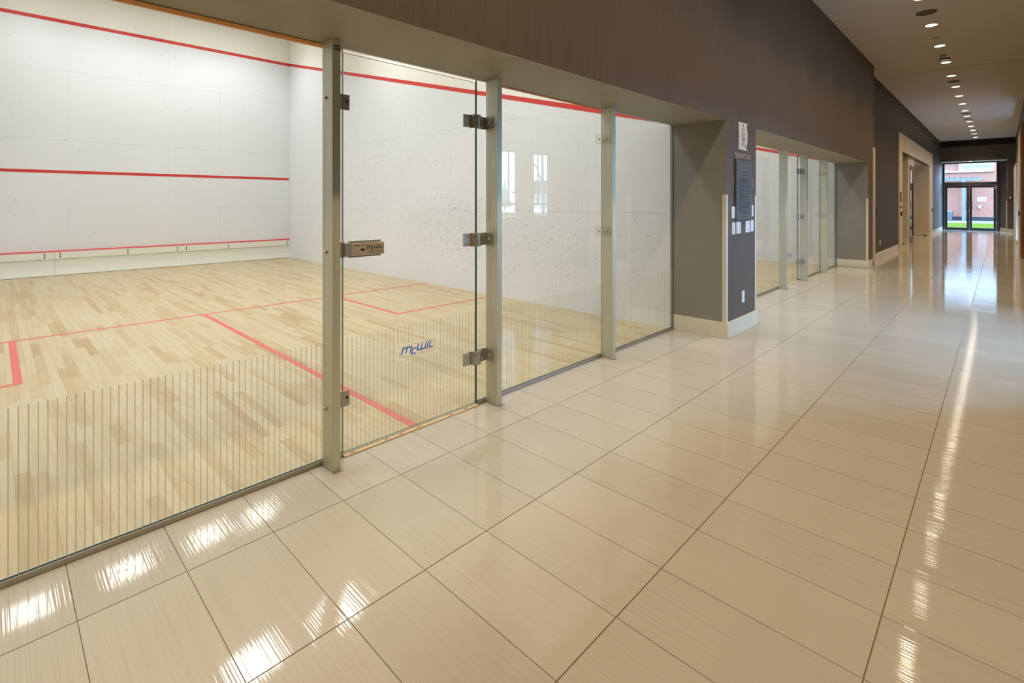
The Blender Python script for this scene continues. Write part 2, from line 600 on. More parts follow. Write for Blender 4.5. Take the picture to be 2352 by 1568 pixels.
def seen_area(x0, x1, y0, y1, z=0.0):
    P = [project(x, y, z) for x, y in ((x0, y0), (x1, y0), (x1, y1), (x0, y1))]
    if any(p is None for p in P):
        return 0
    if max(p[0] for p in P) < 0 or min(p[0] for p in P) > 2352 or max(p[1] for p in P) < 0 or min(p[1] for p in P) > 1568:
        return 0
    P = [(min(max(p[0], 0), 2352), min(max(p[1], 0), 1568)) for p in P]
    return abs(sum(P[i][0] * P[(i + 1) % 4][1] - P[(i + 1) % 4][0] * P[i][1] for i in range(4))) / 2

# ------------------------------------------------------------------ dimensions
C1, C2 = 1.7288, 8.95           # court centre lines (y)
HW = 3.2                        # half a court width
P1A, P1B = C1 + HW, C2 - HW     # pier between the courts
P2A, P2B = C2 + HW, 12.80       # pier after the second court
XW = 0.545                      # corridor face of the court wall
XR = 0.40                       # recessed wall beyond the courts
SOF = 2.112                     # underside of the soffit
CEIL = 4.15
XRW = 2.90                      # right wall
YB = 30.9                       # header above the end doors
YD = 31.9                       # end doors
Y0 = -5.0                       # wall behind the camera
COURT_H = 5.25

# ------------------------------------------------------------------ floor: tiles
mb = MB()
mb.box(0.0243, XRW + 0.1, Y0, YD + 0.3, -0.12, -0.003)
mb.box(-1.7, 0.0243, 17.5, 25.6, -0.12, -0.003)
mb.box(XRW + 0.1, 4.0, 4.9, 8.5, -0.12, -0.003)
mb.box(-10.0, XRW + 0.1, Y0, YD + 0.3, -0.22, -0.125)  # added hidden slab, blocks sky light leaking through gaps in the floor
floor = struct(mb.build('floor', M['grout']), 'glossy cream striped tile floor running the length of the corridor', 'floor')
GX, GW, GY, GS = 0.3679, 0.6028, 0.1859, 0.2974
rects = []
edges = [0.0105, GX, GX + GW, GX + 2 * GW, GX + 3 * GW, GX + 4 * GW, XRW]
for j in range(-18, 107):
    ya, yb = GY + j * GS, GY + (j + 1) * GS
    if ya >= 14.17: ya, yb = ya + 0.008, yb + 0.008
    for ya, yb in ([(ya, yb)] if not ya < 14.17 < yb else [(ya, 14.166), (14.173, yb + 0.008)]):
      ym = (ya + yb) / 2
      for i in range(6):
          xa, xb = edges[i], edges[i + 1]
          inside = (C1 - HW < ym < P1A) or (P1B < ym < P2A)
          if not inside:
              lim = XW + 0.012 if ym < P2B + 0.1 else XR + 0.012
              if 17.5 < ym < 25.6: lim = 0.0
              if xb <= lim + 0.02: continue
              xa = max(xa, lim)
          rects.append((xa + 0.002, xb - 0.002, ya + 0.0012, yb - 0.0012))
for j in range(60, 84):
    ya, yb = GY + j * GS + 0.02, GY + (j + 1) * GS + 0.02
    if ya > 17.5 and yb < 25.5:
        for k in range(3):
            rects.append((GX - 0.6028 * (k + 1) - 0.35, GX - 0.6028 * k - 0.35 - 0.004, ya + 0.0012, yb - 0.0012))
for j in range(16, 28):
    ya, yb = GY + j * GS, GY + (j + 1) * GS
    if ya > 5.0 and yb < 8.5:
        for xa, xb in ((XRW, 3.38), (3.38, 3.90)):
            rects.append((xa + 0.002, xb - 0.002, ya + 0.0012, yb - 0.0012))
order = sorted(rects, key=lambda r: -seen_area(*r))
cache = {}
def piece(name, r, z0, z1, mat, parent, bev=0.0):
    key = (name, round(r[1] - r[0], 3), round(r[3] - r[2], 3))
    cxy = ((r[0] + r[1]) / 2, (r[2] + r[3]) / 2, z1)
    if key not in cache:
        o = MB().box(r[0], r[1], r[2], r[3], z0, z1).build(name, mat, parent, at=cxy, bevel=bev)
        cache[key] = o
    else:
        o = cache[key].copy()
        COL.objects.link(o)
        o.parent = parent
        o.location = Vector(cxy) - Vector(parent['w'])
    return o
for r in order[:290]:
    piece('tile', r, -0.010, 0.0, M['tile'], floor)
mb = MB()
for r in order[290:]:
    mb.box(r[0], r[1], r[2], r[3], -0.010, 0.0)
o = mb.build('tile_field', M['tile_field'], floor)
o['kind'] = 'stuff'

# ------------------------------------------------------------------ court shells
court_area = bpy.data.lights.new('court_lamp_light', 'AREA')
court_area.shape = 'SQUARE'
court_area.size = 0.58
court_area.energy = COURT_W
court_area.color = COURT_COL[:3]
court_area.spread = math.radians(125)
court_area_front = court_area.copy()
court_area_front.energy = COURT_W * 0.6
def build_court(yc, first):
    ya, yb = yc - HW, yc + HW
    which = 'nearer' if first else 'further'
    # floor of maple planks along x
    mb = MB()
    mb.box(-9.85, 0.024, ya - 0.02, yb, -0.12, -0.012)
    fl = struct(mb.build('floor', M['plank_gap']), 'pale maple plank floor with red lines inside the %s squash court' % which, 'floor')
    rows = int(round(2 * HW / 0.0571))
    w = 2 * HW / rows
    pl = []
    for k in range(rows):
        x = -9.75 - random.uniform(0, 0.8)
        while x < -0.001:
            L = random.choice((0.28, 0.36, 0.45, 0.55, 0.7, 0.9)) + random.randint(0, 4) * 0.02
            if x + L > -0.12: L = -x
            a, b = max(x, -9.75), min(x + L, 0.0)
            if b - a > 0.004:
                pl.append((a + 0.00025, b - 0.00025, ya + k * w + 0.00025, ya + (k + 1) * w - 0.00025))
            x += L
    pl.sort(key=lambda r: -seen_area(*r))
    n1 = 290 if first else 0
    for r in pl[:n1]:
        piece('plank', r, -0.012, 0.0, M['plank'], fl)
    mb = MB()
    for r in pl[n1:]:
        mb.box(r[0], r[1], r[2], r[3], -0.012, 0.0)
    o = mb.build('plank_field', M['plank_field'], fl)
    o['kind'] = 'stuff'
    # painted floor lines
    h = 0.0012
    def fline(x0, x1, y0, y1):
        MB().box(x0, x1, y0, y1, -0.0005, h).build('court_line', M['floor_red'], fl)
    fline(-4.285, -4.235, ya, yb)
    fline(-4.235, -0.01, yc - 0.025, yc + 0.025)
    for s in (-1, 1):
        e = ya if s < 0 else yb
        yl, yh = sorted((yc + s * 1.6 - 0.025, yc + s * 1.6 + 0.025))
        fline(-4.235, -2.685, yl, yh)
        y1, y2 = sorted((e, yc + s * 1.6 + (0.025 if s < 0 else -0.025)))
        fline(-2.685, -2.635, y1, y2)
    # walls: backing with plaster panels
    def wall(nm, lab, mat, box_back, to3, spans, zs, stag):
        mb = MB().box(*box_back)
        wl = struct(mb.build(nm, M['joint']), lab, 'wall')
        g = 0.0008
        for r in range(len(zs) - 1):
            js = spans[0] if (r % 2 == 0) == stag else spans[1]
            for a, b in zip(js[:-1], js[1:]):
                x0, x1, y0, y1 = to3(a + g, b - g)
                MB().box(x0, x1, y0, y1, zs[r] + (g if r else 0), zs[r + 1] - g).build('wall_panel', mat, wl, at=((x0 + x1) / 2, (y0 + y1) / 2, zs[r]))
        return wl
    zs = [0.0, 1.20, 2.44, 3.70, COURT_H]
    d = yc - C1
    fr = wall('wall_front', 'white panelled front wall with three red lines in the %s court' % which, M['front'],
              (-9.90, -9.762, ya - 0.1, yb + 0.1, -0.1, COURT_H),
              lambda a, b: (-9.765, -9.75, a, b),
              ([ya, 0.973 + d, 3.447 + d, yb], [ya, 0.07 + d, 2.511 + d, yb]), zs, True)
    MB().box(-9.751, -9.7475, ya, yb, 4.557, 4.62).build('court_line', M['red'], fr)
    MB().box(-9.751, -9.7475, ya, yb, 1.84, 1.892).build('court_line', M['red'], fr)
    sideA = ([-9.75, -7.32, -4.88, -2.44, -0.03], [-9.75, -8.54, -6.10, -3.66, -1.22, -0.03])
    sp = wall('wall_side', 'scuffed white side wall of the %s court with a sloping red line' % which, M['side'],
              (-9.9, -0.03, yb + 0.012, yb + 0.1, -0.1, COURT_H),
              lambda a, b: (a, b, yb, yb + 0.015), sideA, zs, True)
    MB().prism([(4.561, -9.75), (4.624, -9.75), (2.190, -0.03), (2.128, -0.03)], 'y', yb - 0.0025, yb + 0.001).build('court_line', M['red'], sp)
    s2 = MB().box(-9.9, -0.03, ya - 0.12, ya, -0.1, COURT_H).build('wall_side', M['front'])
    struct(s2, 'plain white side wall facing the scuffed one in the %s court' % which, 'wall')
    MB().prism([(4.561, -9.75), (4.624, -9.75), (2.190, -0.03), (2.128, -0.03)], 'y', ya - 0.001, ya + 0.0025).build('court_line', M['red'], s2)
    bk = MB().box(-0.03, 0.0, ya - 0.12, yb + 0.1, SOF + 0.004, COURT_H).build('wall_back', M['front'])
    struct(bk, 'white wall above the glass inside the %s court' % which, 'wall')
    cl = MB().box(-9.9, 0.0, ya - 0.1, yb + 0.1, COURT_H, COURT_H + 0.1).build('ceiling', M['ceil_white'])
    struct(cl, 'pale ceiling high above the %s court' % which, 'ceiling')
    # tin along the foot of the front wall
    t = thing('tin_board', 'white sounding board with red top edge along the front wall of the %s court' % which, 'board', (-9.72, yc, 0))
    seams = [ya, 0.78 + d, 2.72 + d, yb]
    for a, b in zip(seams[:-1], seams[1:]):
        a, b = a + 0.0015, b - 0.0015
        MB().prism([(0.30, -9.748), (0.30, -9.70), (0.425, -9.70), (0.425, -9.748)], 'y', a, b).build('top_rail', M['tin'], t, bevel=0.003)
        MB().prism([(0.425, -9.748), (0.425, -9.698), (0.447, -9.712), (0.447, -9.748)], 'y', a, b).build('red_edge', M['red'], t)
        MB().prism([(0.03, -9.748), (0.03, -9.702), (0.12, -9.715), (0.30, -9.722), (0.30, -9.748)], 'y', a, b).build('lower_sheet', M['tin'], t)
    MB().box(-9.748, -9.69, ya + 0.001, yb - 0.001, 0.004, 0.03).build('bottom_bead', M['tin'], t, bevel=0.003)
    MB().box(-9.748, -9.692, ya + 0.001, yb - 0.001, 0.0005, 0.004).build('shadow_gap', M['black'], t)
    for yy in (0.645, 0.85, 1.83, 2.65, 2.81, 3.60, 4.87):
        mb = MB()
        for q in (0, 1):
            mb.box(-9.7, -9.6985, yy + d - 0.007, yy + d + 0.007, 0.318 + q * 0.052, 0.357 + q * 0.048)
        mb.build('fixing_slot', M['black'], t)
    # lamps
    for X in (-8.65, -5.1, -1.8):
        for yy in ((-1.3, -0.05, 1.2, 2.15) if X < -8 else (-2.2, -0.7, 0.85, 2.1)):
            t = thing('ceiling_light', 'bright square lamp on the %s court ceiling, seen only mirrored' % which, 'light', (X, yc + yy, COURT_H), 'lamps on the ceiling of the %s court' % which)
            MB().box(X - 0.34, X + 0.34, yc + yy - 0.34, yc + yy + 0.34, COURT_H - 0.06, COURT_H).build('housing', M['white'], t)
            MB().box(X - 0.3, X + 0.3, yc + yy - 0.3, yc + yy + 0.3, COURT_H - 0.075, COURT_H - 0.061).build('diffuser', M['lamp'], t)
            lo = bpy.data.objects.new('court_lamp_light', court_area)
            COL.objects.link(lo)
            if X < -8: lo.data = court_area_front
            lo.location = (X, yc + yy, COURT_H - 0.09)

build_court(C1, True)
build_court(C2, False)

# ------------------------------------------------------------------ corridor shell
# materials: 0 face covering, 1 side covering of the reveals, 2 soffit
mb = MB()
FM = (1, 0, 1, 1, 2, 0)
mb.box(0.001, XW, Y0, P2B, SOF, CEIL + 0.1, fm=FM)
mb.box(0.001, XW, Y0, C1 - HW, -0.05, SOF, fm=FM)
mb.box(0.001, XW, P1A, P1B, -0.05, SOF, fm=FM)
mb.box(0.001, XW, P2A, P2B, -0.05, SOF, fm=FM)
mb.box(-0.03, 0.001, P1A, P1B, -0.05, SOF, fm=FM)
mb.box(-0.03, 0.001, C1 - HW - 0.4, C1 - HW, -0.05, SOF, fm=FM)
mb.box(-0.03, 0.001, P2A, P2B, -0.05, SOF, fm=FM)
struct(mb.build('wall_left', [M['wall'], M['reveal'], M['soffit']]), 'dark taupe wall and soffit framing the two squash courts', 'wall')
M['wall_far'] = wallpaper('dimmed_taupe_wallcovering', (0.058, 0.045, 0.040, 1), 'v')  # same covering as the court wall, darkened in colour for the dim recess
mb = MB()
A0, A1 = 17.45, 26.0            # alcove opening
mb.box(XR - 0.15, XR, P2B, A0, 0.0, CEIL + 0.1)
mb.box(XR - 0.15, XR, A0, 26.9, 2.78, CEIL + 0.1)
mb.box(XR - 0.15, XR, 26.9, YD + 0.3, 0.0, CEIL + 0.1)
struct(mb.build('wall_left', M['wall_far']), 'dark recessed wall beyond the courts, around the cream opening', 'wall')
XV, V0, V1, VH = 3.90, 5.0, 8.4, 2.90      # added unseen bay, sets the tall windows back so less daylight hits the floor
mb = MB()
mb.box(XRW, XRW + 0.06, Y0, V0, 0.0, CEIL + 0.1)
mb.box(XRW, XRW + 0.06, V0, V1, VH, CEIL + 0.1)
mb.box(XRW, XRW + 0.06, V1, 17.9, 0.0, CEIL + 0.1)
mb.box(XRW + 0.06, XV + 0.06, V0 - 0.1, V0, 0.0, VH + 0.1)
mb.box(XRW + 0.06, XV + 0.06, V1, V1 + 0.1, 0.0, VH + 0.1)
mb.box(XV, XV + 0.06, V0, 5.86, 0.0, VH)
mb.box(XV, XV + 0.06, 6.67, 7.14, 0.0, VH)
mb.box(XV, XV + 0.06, 7.58, V1, 0.0, VH)
mb.box(XV, XV + 0.06, 5.86, 6.67, 2.25, VH)
mb.box(XV, XV + 0.06, 7.14, 7.58, 2.25, VH)
mb.box(XRW, XRW + 0.06, 17.9, 26.9, 3.15, CEIL + 0.1)
mb.box(XRW + 0.2, XRW + 0.3, 17.9, 26.9, 0.0, 3.15)
mb.box(XRW, XRW + 0.06, 26.9, YD + 0.3, 0.0, CEIL + 0.1)
struct(mb.build('wall_right', M['wall']), 'dark right wall with an added window bay facing the courts', 'wall')
struct(MB().box(XRW, XV + 0.06, V0, V1, VH, VH + 0.1).build('ceiling', M['ceil_white']), 'low pale ceiling of the added window bay on the right', 'ceiling')
struct(MB().box(XW, XRW, Y0 - 0.2, Y0, -0.01, CEIL + 0.1).build('wall_rear', M['wall']), 'dark wall closing the corridor behind the viewer', 'wall')
mb = MB()
mb.box(XR, XRW, YB, YB + 0.12, 3.20, 3.87)
mb.box(2.635, XRW, YB, YD + 0.3, 0.0, 3.20, fm=(0, 0, 0, 0, 0, 0))
mb.box(2.30, 2.635, YD, YD + 0.3, 0.0, 3.20)
mb.box(XR, 2.30, YD, YD + 0.3, 3.20, 3.4)
struct(mb.build('wall_back', M['wall']), 'dark header and pilaster around the glass doors at the corridor end', 'wall')
struct(MB().box(XR, XRW, YB + 0.02, YB + 0.14, 3.87, CEIL).build('slot_shade', M['dark']), 'black strip painted for the shaded slot above the end wall', 'trim')  # near-black box stands in for the shade of a recessed slot
struct(MB().box(XR, 2.635, YB + 0.12, YD + 0.3, 3.20, 3.26).build('ceiling', M['ceil_white']), 'low pale soffit just inside the glass end doors', 'ceiling')
# ceiling in two fields with an open reveal joint between them
mb = MB()
mb.box(XR - 0.1, XRW + 0.1, Y0 - 0.2, 14.150, CEIL, CEIL + 0.1)
cl = struct(mb.build('ceiling', M['ceil']), 'plain taupe ceiling over the nearer half of the corridor', 'ceiling')
MB().box(XR, XRW, 14.150, 14.19, CEIL + 0.03, CEIL + 0.06).build('reveal_joint', M['dark'], cl)
struct(MB().box(XR - 0.1, XRW + 0.1, 14.19, YB + 0.3, CEIL, CEIL + 0.1).build('ceiling', M['ceil']), 'plain taupe ceiling over the further half of the corridor', 'ceiling')

# skirtings
def skirt(nm, lab, x0, x1, y0, y1):
    return struct(MB().box(x0, x1, y0, y1, 0.0005, 0.153).build(nm, M['base'], at=((x0 + x1) / 2, (y0 + y1) / 2, 0), bevel=0.0015), lab, 'baseboard')
skirt('baseboard_left', 'cream skirting on the court side of the first pier', 0.014, XW + 0.018, P1A - 0.016, P1A)
skirt('baseboard_left', 'cream skirting on the corridor face of the first pier', XW, XW + 0.018, P1A, P1B + 0.016)
skirt('baseboard_left', 'cream skirting on the court side of the second pier', 0.014, XW + 0.018, P2A - 0.016, P2A)
skirt('baseboard_left', 'cream skirting on the corridor face of the second pier', XW, XW + 0.018, P2A, P2B - 0.22)
skirt('baseboard_left', 'cream skirting along the dark wall before the cream opening', XR, XR + 0.018, P2B + 0.04, A0 - 0.06)
skirt('baseboard_left', 'cream skirting on the left wall next to the end doors', XR, XR + 0.018, 26.95, YD - 0.06)
skirt('baseboard_right', 'cream skirting on the right wall near the right-hand opening', XRW - 0.018, XRW, 8.42, 16.7)
skirt('baseboard_right', 'cream skirting on the right wall next to the end wall', XRW - 0.018, XRW, 26.95, YB - 0.02)
skirt('baseboard_back', 'cream skirting below the end pilaster', 2.62, XRW - 0.02, YB - 0.018, YB)
skirt('baseboard_back', 'cream skirting in the recess beside the end doors', 2.31, 2.619, YD - 0.018, YD)

# wooden edge strip of the soffit
for a, b, lab in ((C1 - HW, 1.262, 'raw wood strip at the soffit edge left of the glass door'), (2.31, 3.60, 'raw wood strip at the soffit edge right of the glass door')):
    struct(MB().box(-0.028, -0.012, a, b, 2.097 if a < 0 else 2.106, 2.1135).build('trim_2', M['paletrim']), lab, 'trim')

# cream opening on the left wall
P = thing('trim_3', 'wide cream panelled opening in the left wall near the end doors', 'opening', (XR, 22.0, 0), kind='structure')
MB().box(XR - 0.15, XR + 0.03, A0, 18.08, 0.0, 2.775).build('jamb', M['cream'], P)
MB().box(XR - 0.15, XR + 0.03, 25.65, 26.899, 0.0, 2.775).build('jamb', M['cream'], P)
MB().box(XR + 0.0005, XR + 0.03, A0, 26.9, 2.776, 3.27).build('header_panel', M['cream'], P)
mb = MB()
mb.box(-1.75, -1.65, 17.4, 26.0, 0.0, 2.9)
mb.box(-1.7, XR - 0.15, 17.4, 17.5, 0.0, 2.9)
mb.box(-1.7, XR - 0.151, 25.54, 25.75, 0.0, 2.9)
mb.box(XR - 0.151, XR + 0.02, 25.54, 25.649, 0.0, 2.775)
mb.box(-1.65, 0.24, 19.935, 21.55, 0.0, 2.77)
mb.box(0.24, 0.355, 19.935, 20.30, 0.0, 2.77)
mb.box(0.24, 0.355, 21.34, 21.55, 0.0, 2.77)
mb.box(0.24, 0.355, 20.30, 21.34, 2.50, 2.77)
struct(mb.build('wall_alcove', M['cream']), 'cream walls inside the opening on the left', 'wall')
struct(MB().box(-1.7, XR - 0.151, 17.4, 25.6, 2.771, 2.86).build('ceiling', M['cream']), 'low cream ceiling inside the opening on the left', 'ceiling')
skirt('baseboard_alcove', 'cream skirting on the far wall inside the left opening', -1.6, XR + 0.02, 25.524, 25.54)
skirt('baseboard_alcove', 'cream skirting on the pier inside the left opening', -1.0, 0.355, 19.919, 19.935)
D = thing('door_3', 'narrow glazed door with lever handle in the cream pier', 'door', (0.30, 20.82, 0), kind='structure')
mb = MB()
for a, b in ((20.31, 20.43), (21.21, 21.33)):
    mb.box(0.33, 0.37, a, b, 0.006, 2.49)
mb.box(0.33, 0.37, 20.43, 21.21, 0.006, 0.22)
mb.box(0.33, 0.37, 20.43, 21.21, 2.36, 2.49)
mb.build('door_frame', M['white'], D)
MB().box(0.345, 0.355, 20.43, 21.21, 0.22, 2.36).build('pane', M['winglass'], D)
MB().box(0.325, 0.330, 20.42, 21.22, 0.2, 2.38).build('backing_blind', M['upglass'], D)
MB().box(0.3551, 0.3565, 20.44, 20.9, 1.70, 1.86).build('glass_sticker', M['ink'], D)
mb = MB()
mb.cyl((21.27, 0.995), 'x', 0.028, 0.37, 0.38, 16)
mb.cyl((21.27, 0.995), 'x', 0.011, 0.38, 0.43, 12)
mb.box(0.418, 0.436, 21.13, 21.28, 0.985, 1.005)
mb.build('lever_handle', M['chrome'], D)
for (x, y, lab) in ((0.30, 25.50, 'small dark door stop on the floor by the far wall of the left opening'), (0.22, 19.90, 'small dark door stop on the floor by the cream pier')):
    mb = MB().lathe((x, y), [(0.03, 0.0005), (0.03, 0.02), (0.022, 0.035), (0.012, 0.04)], 16)
    tag(mb.build('door_stop', M['black'], at=(x, y, 0)), lab, 'door stop')

# casing at the end of the court wall and flush door beyond
struct(MB().box(XW, XW + 0.02, P2B - 0.16, P2B + 0.015, 0.1, 2.45).build('trim_4', M['guard'], bevel=0.002), 'tall cream casing strip on the end of the court wall', 'trim')
D = thing('door_2', 'flush dark door in the recessed wall with a small black pull', 'door', (XR, 13.5, 0), kind='structure')
MB().box(XR, XR + 0.012, 12.9, 14.02, 0.154, 2.5).build('door_leaf', M['wall'], D, bevel=0.002)
mb = MB().box(XR + 0.012, XR + 0.03, 13.925, 13.97, 1.02, 1.15)
mb.build('door_pull', M['black'], D, bevel=0.003)
MB().box(XR + 0.018, XR + 0.0305, 13.935, 13.96, 1.15, 1.162).build('pull_cap', M['chrome'], D)

# cream frame and doors on the right wall
P = thing('trim_5', 'cream door surround projecting from the right wall, with wood edge', 'opening', (XRW, 22.0, 0), kind='structure')
MB().box(2.79, XRW + 0.2, 18.0, 20.1, 0.0, 3.15).build('jamb', M['cream'], P)
MB().box(2.79, XRW + 0.2, 23.2, 26.9, 0.0, 2.6).build('jamb', M['cream'], P)
MB().box(2.85, XRW + 0.2, 20.1, 26.9, 2.6, 3.15).build('header_panel', M['wall'], P)
MB().box(2.785, XRW, 16.75, 17.96, 0.0, 3.2).build('wood_edge', M['umber'], P)

# ------------------------------------------------------------------ windows in the right wall
def window(n, a, b, mull, lab):
    W = thing('window_%d' % n, lab, 'window', (XV + 0.03, (a + b) / 2, 0.0), kind='structure')
    x0, x1 = XV + 0.004, XV + 0.05
    mb = MB()
    mb.box(x0, x1, a, a + 0.02, 0.0, 2.25)
    mb.box(x0, x1, b - 0.02, b, 0.0, 2.25)
    mb.box(x0, x1, a + 0.02, b - 0.02, 1.0, 1.04)
    mb.box(x0, x1, a + 0.02, b - 0.02, 2.22, 2.25)
    mb.box(x0, x1, a + 0.02, b - 0.02, 1.265, 1.30)
    mb.build('window_frame', M['frame'], W)
    ys = [a + 0.02] + mull + [b - 0.02]
    for q in mull:
        MB().box(x0, x1, q - 0.012, q + 0.012, 1.30, 2.22).build('mullion', M['frame'], W)
    MB().box(x0, x1 - 0.005, a + 0.02, b - 0.02, 0.0, 1.0).build('spandrel', M['steel'], W)
    MB().box(x0 + 0.025, x0 + 0.031, a + 0.02, b - 0.02, 1.04, 1.265).build('pane', M['winglass'], W)
    MB().box(x0 + 0.025, x0 + 0.031, a + 0.02, b - 0.02, 1.30, 2.22).build('pane', M['winglass'], W)
window(1, 5.86, 6.67, [6.48], 'wider tall window of the added bay opposite the first pier')
window(2, 7.14, 7.58, [7.28], 'narrow tall window of the added bay beside the wider one')

# ------------------------------------------------------------------ end doors
D = thing('door_1', 'black framed double glass doors with a transom at the corridor end', 'door', (1.36, YD, 0), kind='structure')
mb = MB()
ya, yb = YD - 0.06, YD + 0.06
mb.box(XR + 0.01, 0.50, ya, yb, 0.0, 3.20)
mb.box(2.295, 2.40, ya, yb, 0.0, 3.20)
mb.box(0.50, 2.295, ya, yb, 2.10, 2.26)
mb.box(0.50, 2.295, ya, yb, 3.14, 3.20)
mb.box(0.50, 2.295, ya, yb, 0.0, 0.02)
mb.build('door_frame', M['frame'], D)
MB().box(0.50, 2.295, YD - 0.006, YD + 0.006, 2.26, 3.14).build('transom_pane', M['winglass'], D)
for a, b, h in ((0.505, 1.372, 1), (1.378, 2.29, -1)):
    mb = MB()
    mb.box(a, a + 0.09, YD - 0.03, YD + 0.03, 0.022, 2.095)
    mb.box(b - 0.09, b, YD - 0.03, YD + 0.03, 0.022, 2.095)
    mb.box(a + 0.09, b - 0.09, YD - 0.03, YD + 0.03, 0.022, 0.125)
    mb.box(a + 0.09, b - 0.09, YD - 0.03, YD + 0.03, 2.0, 2.095)
    lf = mb.build('door_leaf', M['frame'], D)
    MB().box(a + 0.09, b - 0.09, YD - 0.006, YD + 0.006, 0.125, 2.0).build('pane', M['winglass'], lf)
    hx = b - 0.11 if h > 0 else a + 0.11
    mb = MB()
    mb.tube([(hx, YD - 0.03, 1.36), (hx, YD - 0.08, 1.36), (hx, YD - 0.08, 0.97), (hx, YD - 0.03, 0.97)], 0.016, 10)
    mb.build('pull_handle', M['white'], lf)
    if h > 0:
        MB().box(b - 0.11, b - 0.0, YD - 0.045, YD - 0.031, 0.86, 0.95).build('lock_case', M['chrome'], lf)
    else:
        MB().tube([(b - 0.05, YD - 0.09, 2.06), (b - 0.03, YD - 0.12, 1.95), (b - 0.10, YD - 0.10, 1.86)], 0.014, 8).build('door_closer', M['chrome'], lf)

# ------------------------------------------------------------------ glass fronts of the courts
BOLT = {}
def bolt(parent, p, ax, sgn, r=0.008, h=0.007, mat='chrome'):
    """domed bolt on a face; ax the outward axis"""
    key = (ax, sgn, r, h, mat)
    if key not in BOLT:
        n = 10
        prof = [(r, 0), (r * 0.95, h * 0.45), (r * 0.6, h * 0.9), (r * 0.18, h)]
        vs, fs = [], []
        for rr, a in prof:
            for k in range(n):
                t = 2 * PI * k / n
                u, v = rr * math.cos(t), rr * math.sin(t)
                vs.append({'x': (sgn * a, u, v), 'y': (u, sgn * a, v), 'z': (u, v, sgn * a)}[ax])
        for j in range(3):
            for k in range(n):
                fs.append((j * n + k, j * n + (k + 1) % n, (j + 1) * n + (k + 1) % n, (j + 1) * n + k))
        fs.append(tuple(range(n))); fs.append(tuple(range(3 * n, 4 * n)))
        o = MB().add(vs, fs).build('bolt', M[mat], at=(0, 0, 0), smooth=True)
        BOLT[key] = o
    else:
        o = BOLT[key].copy()
        COL.objects.link(o)
    o.parent = parent
    o.location = Vector(p) - Vector(parent['w'])
    o['w'] = tuple(p)
    return o

LOGO = dict(
    frame=[(-0.1278, -0.0335), (-0.1094, 0.0313), (0.1265, 0.0312), (0.1080, -0.0345), (-0.1278, -0.0335)],
    strokes=[[(-0.1109, -0.0139), (-0.1005, 0.0190), (-0.0448, 0.0181), (-0.0554, -0.0143)], [(-0.0758, 0.0155), (-0.0834, -0.0135)],
             [(-0.0124, 0.0052), (-0.0371, 0.0054), (-0.0448, -0.0240), (-0.0201, -0.0235)],
             [(0.0024, 0.0214), (-0.0060, -0.0091), (0.0500, -0.0094), (0.0590, 0.0217)], [(0.030, 0.0217), (0.0221, -0.0087)],
             [(0.0732, 0.0216), (0.0640, -0.0115)], [(0.0903, 0.0209), (0.0815, -0.0103), (0.1067, -0.0103)]])
def logo(mb, y, z, X, sc, mi, mi2, sub=None):
    for s in LOGO['strokes']:
        stroke(mb, [(y + a * sc, z + b * sc) for a, b in s], 0.0066 * sc, X, mi)
    stroke(mb, [(y + a * sc, z + b * sc) for a, b in LOGO['frame']], 0.0014 * max(sc, 0.55), X, mi)
    if sub:
        text_faces(sub, 0.0135 * sc, mb, (X + 0.0003, y + 0.045 * sc, z - 0.0235 * sc), (0, 1, 0), (0, 0, 1), mi=mi2, shear=0.25, wscale=0.92)

G = 0.006                       # half the glass thickness
def pane_mesh(a, b, z0, z1, lead=1):
    mb = MB()
    mb.box(-G, G, a, b, z0, z1, fm=(0, 0, lead, 1, 1, 1))
    return mb

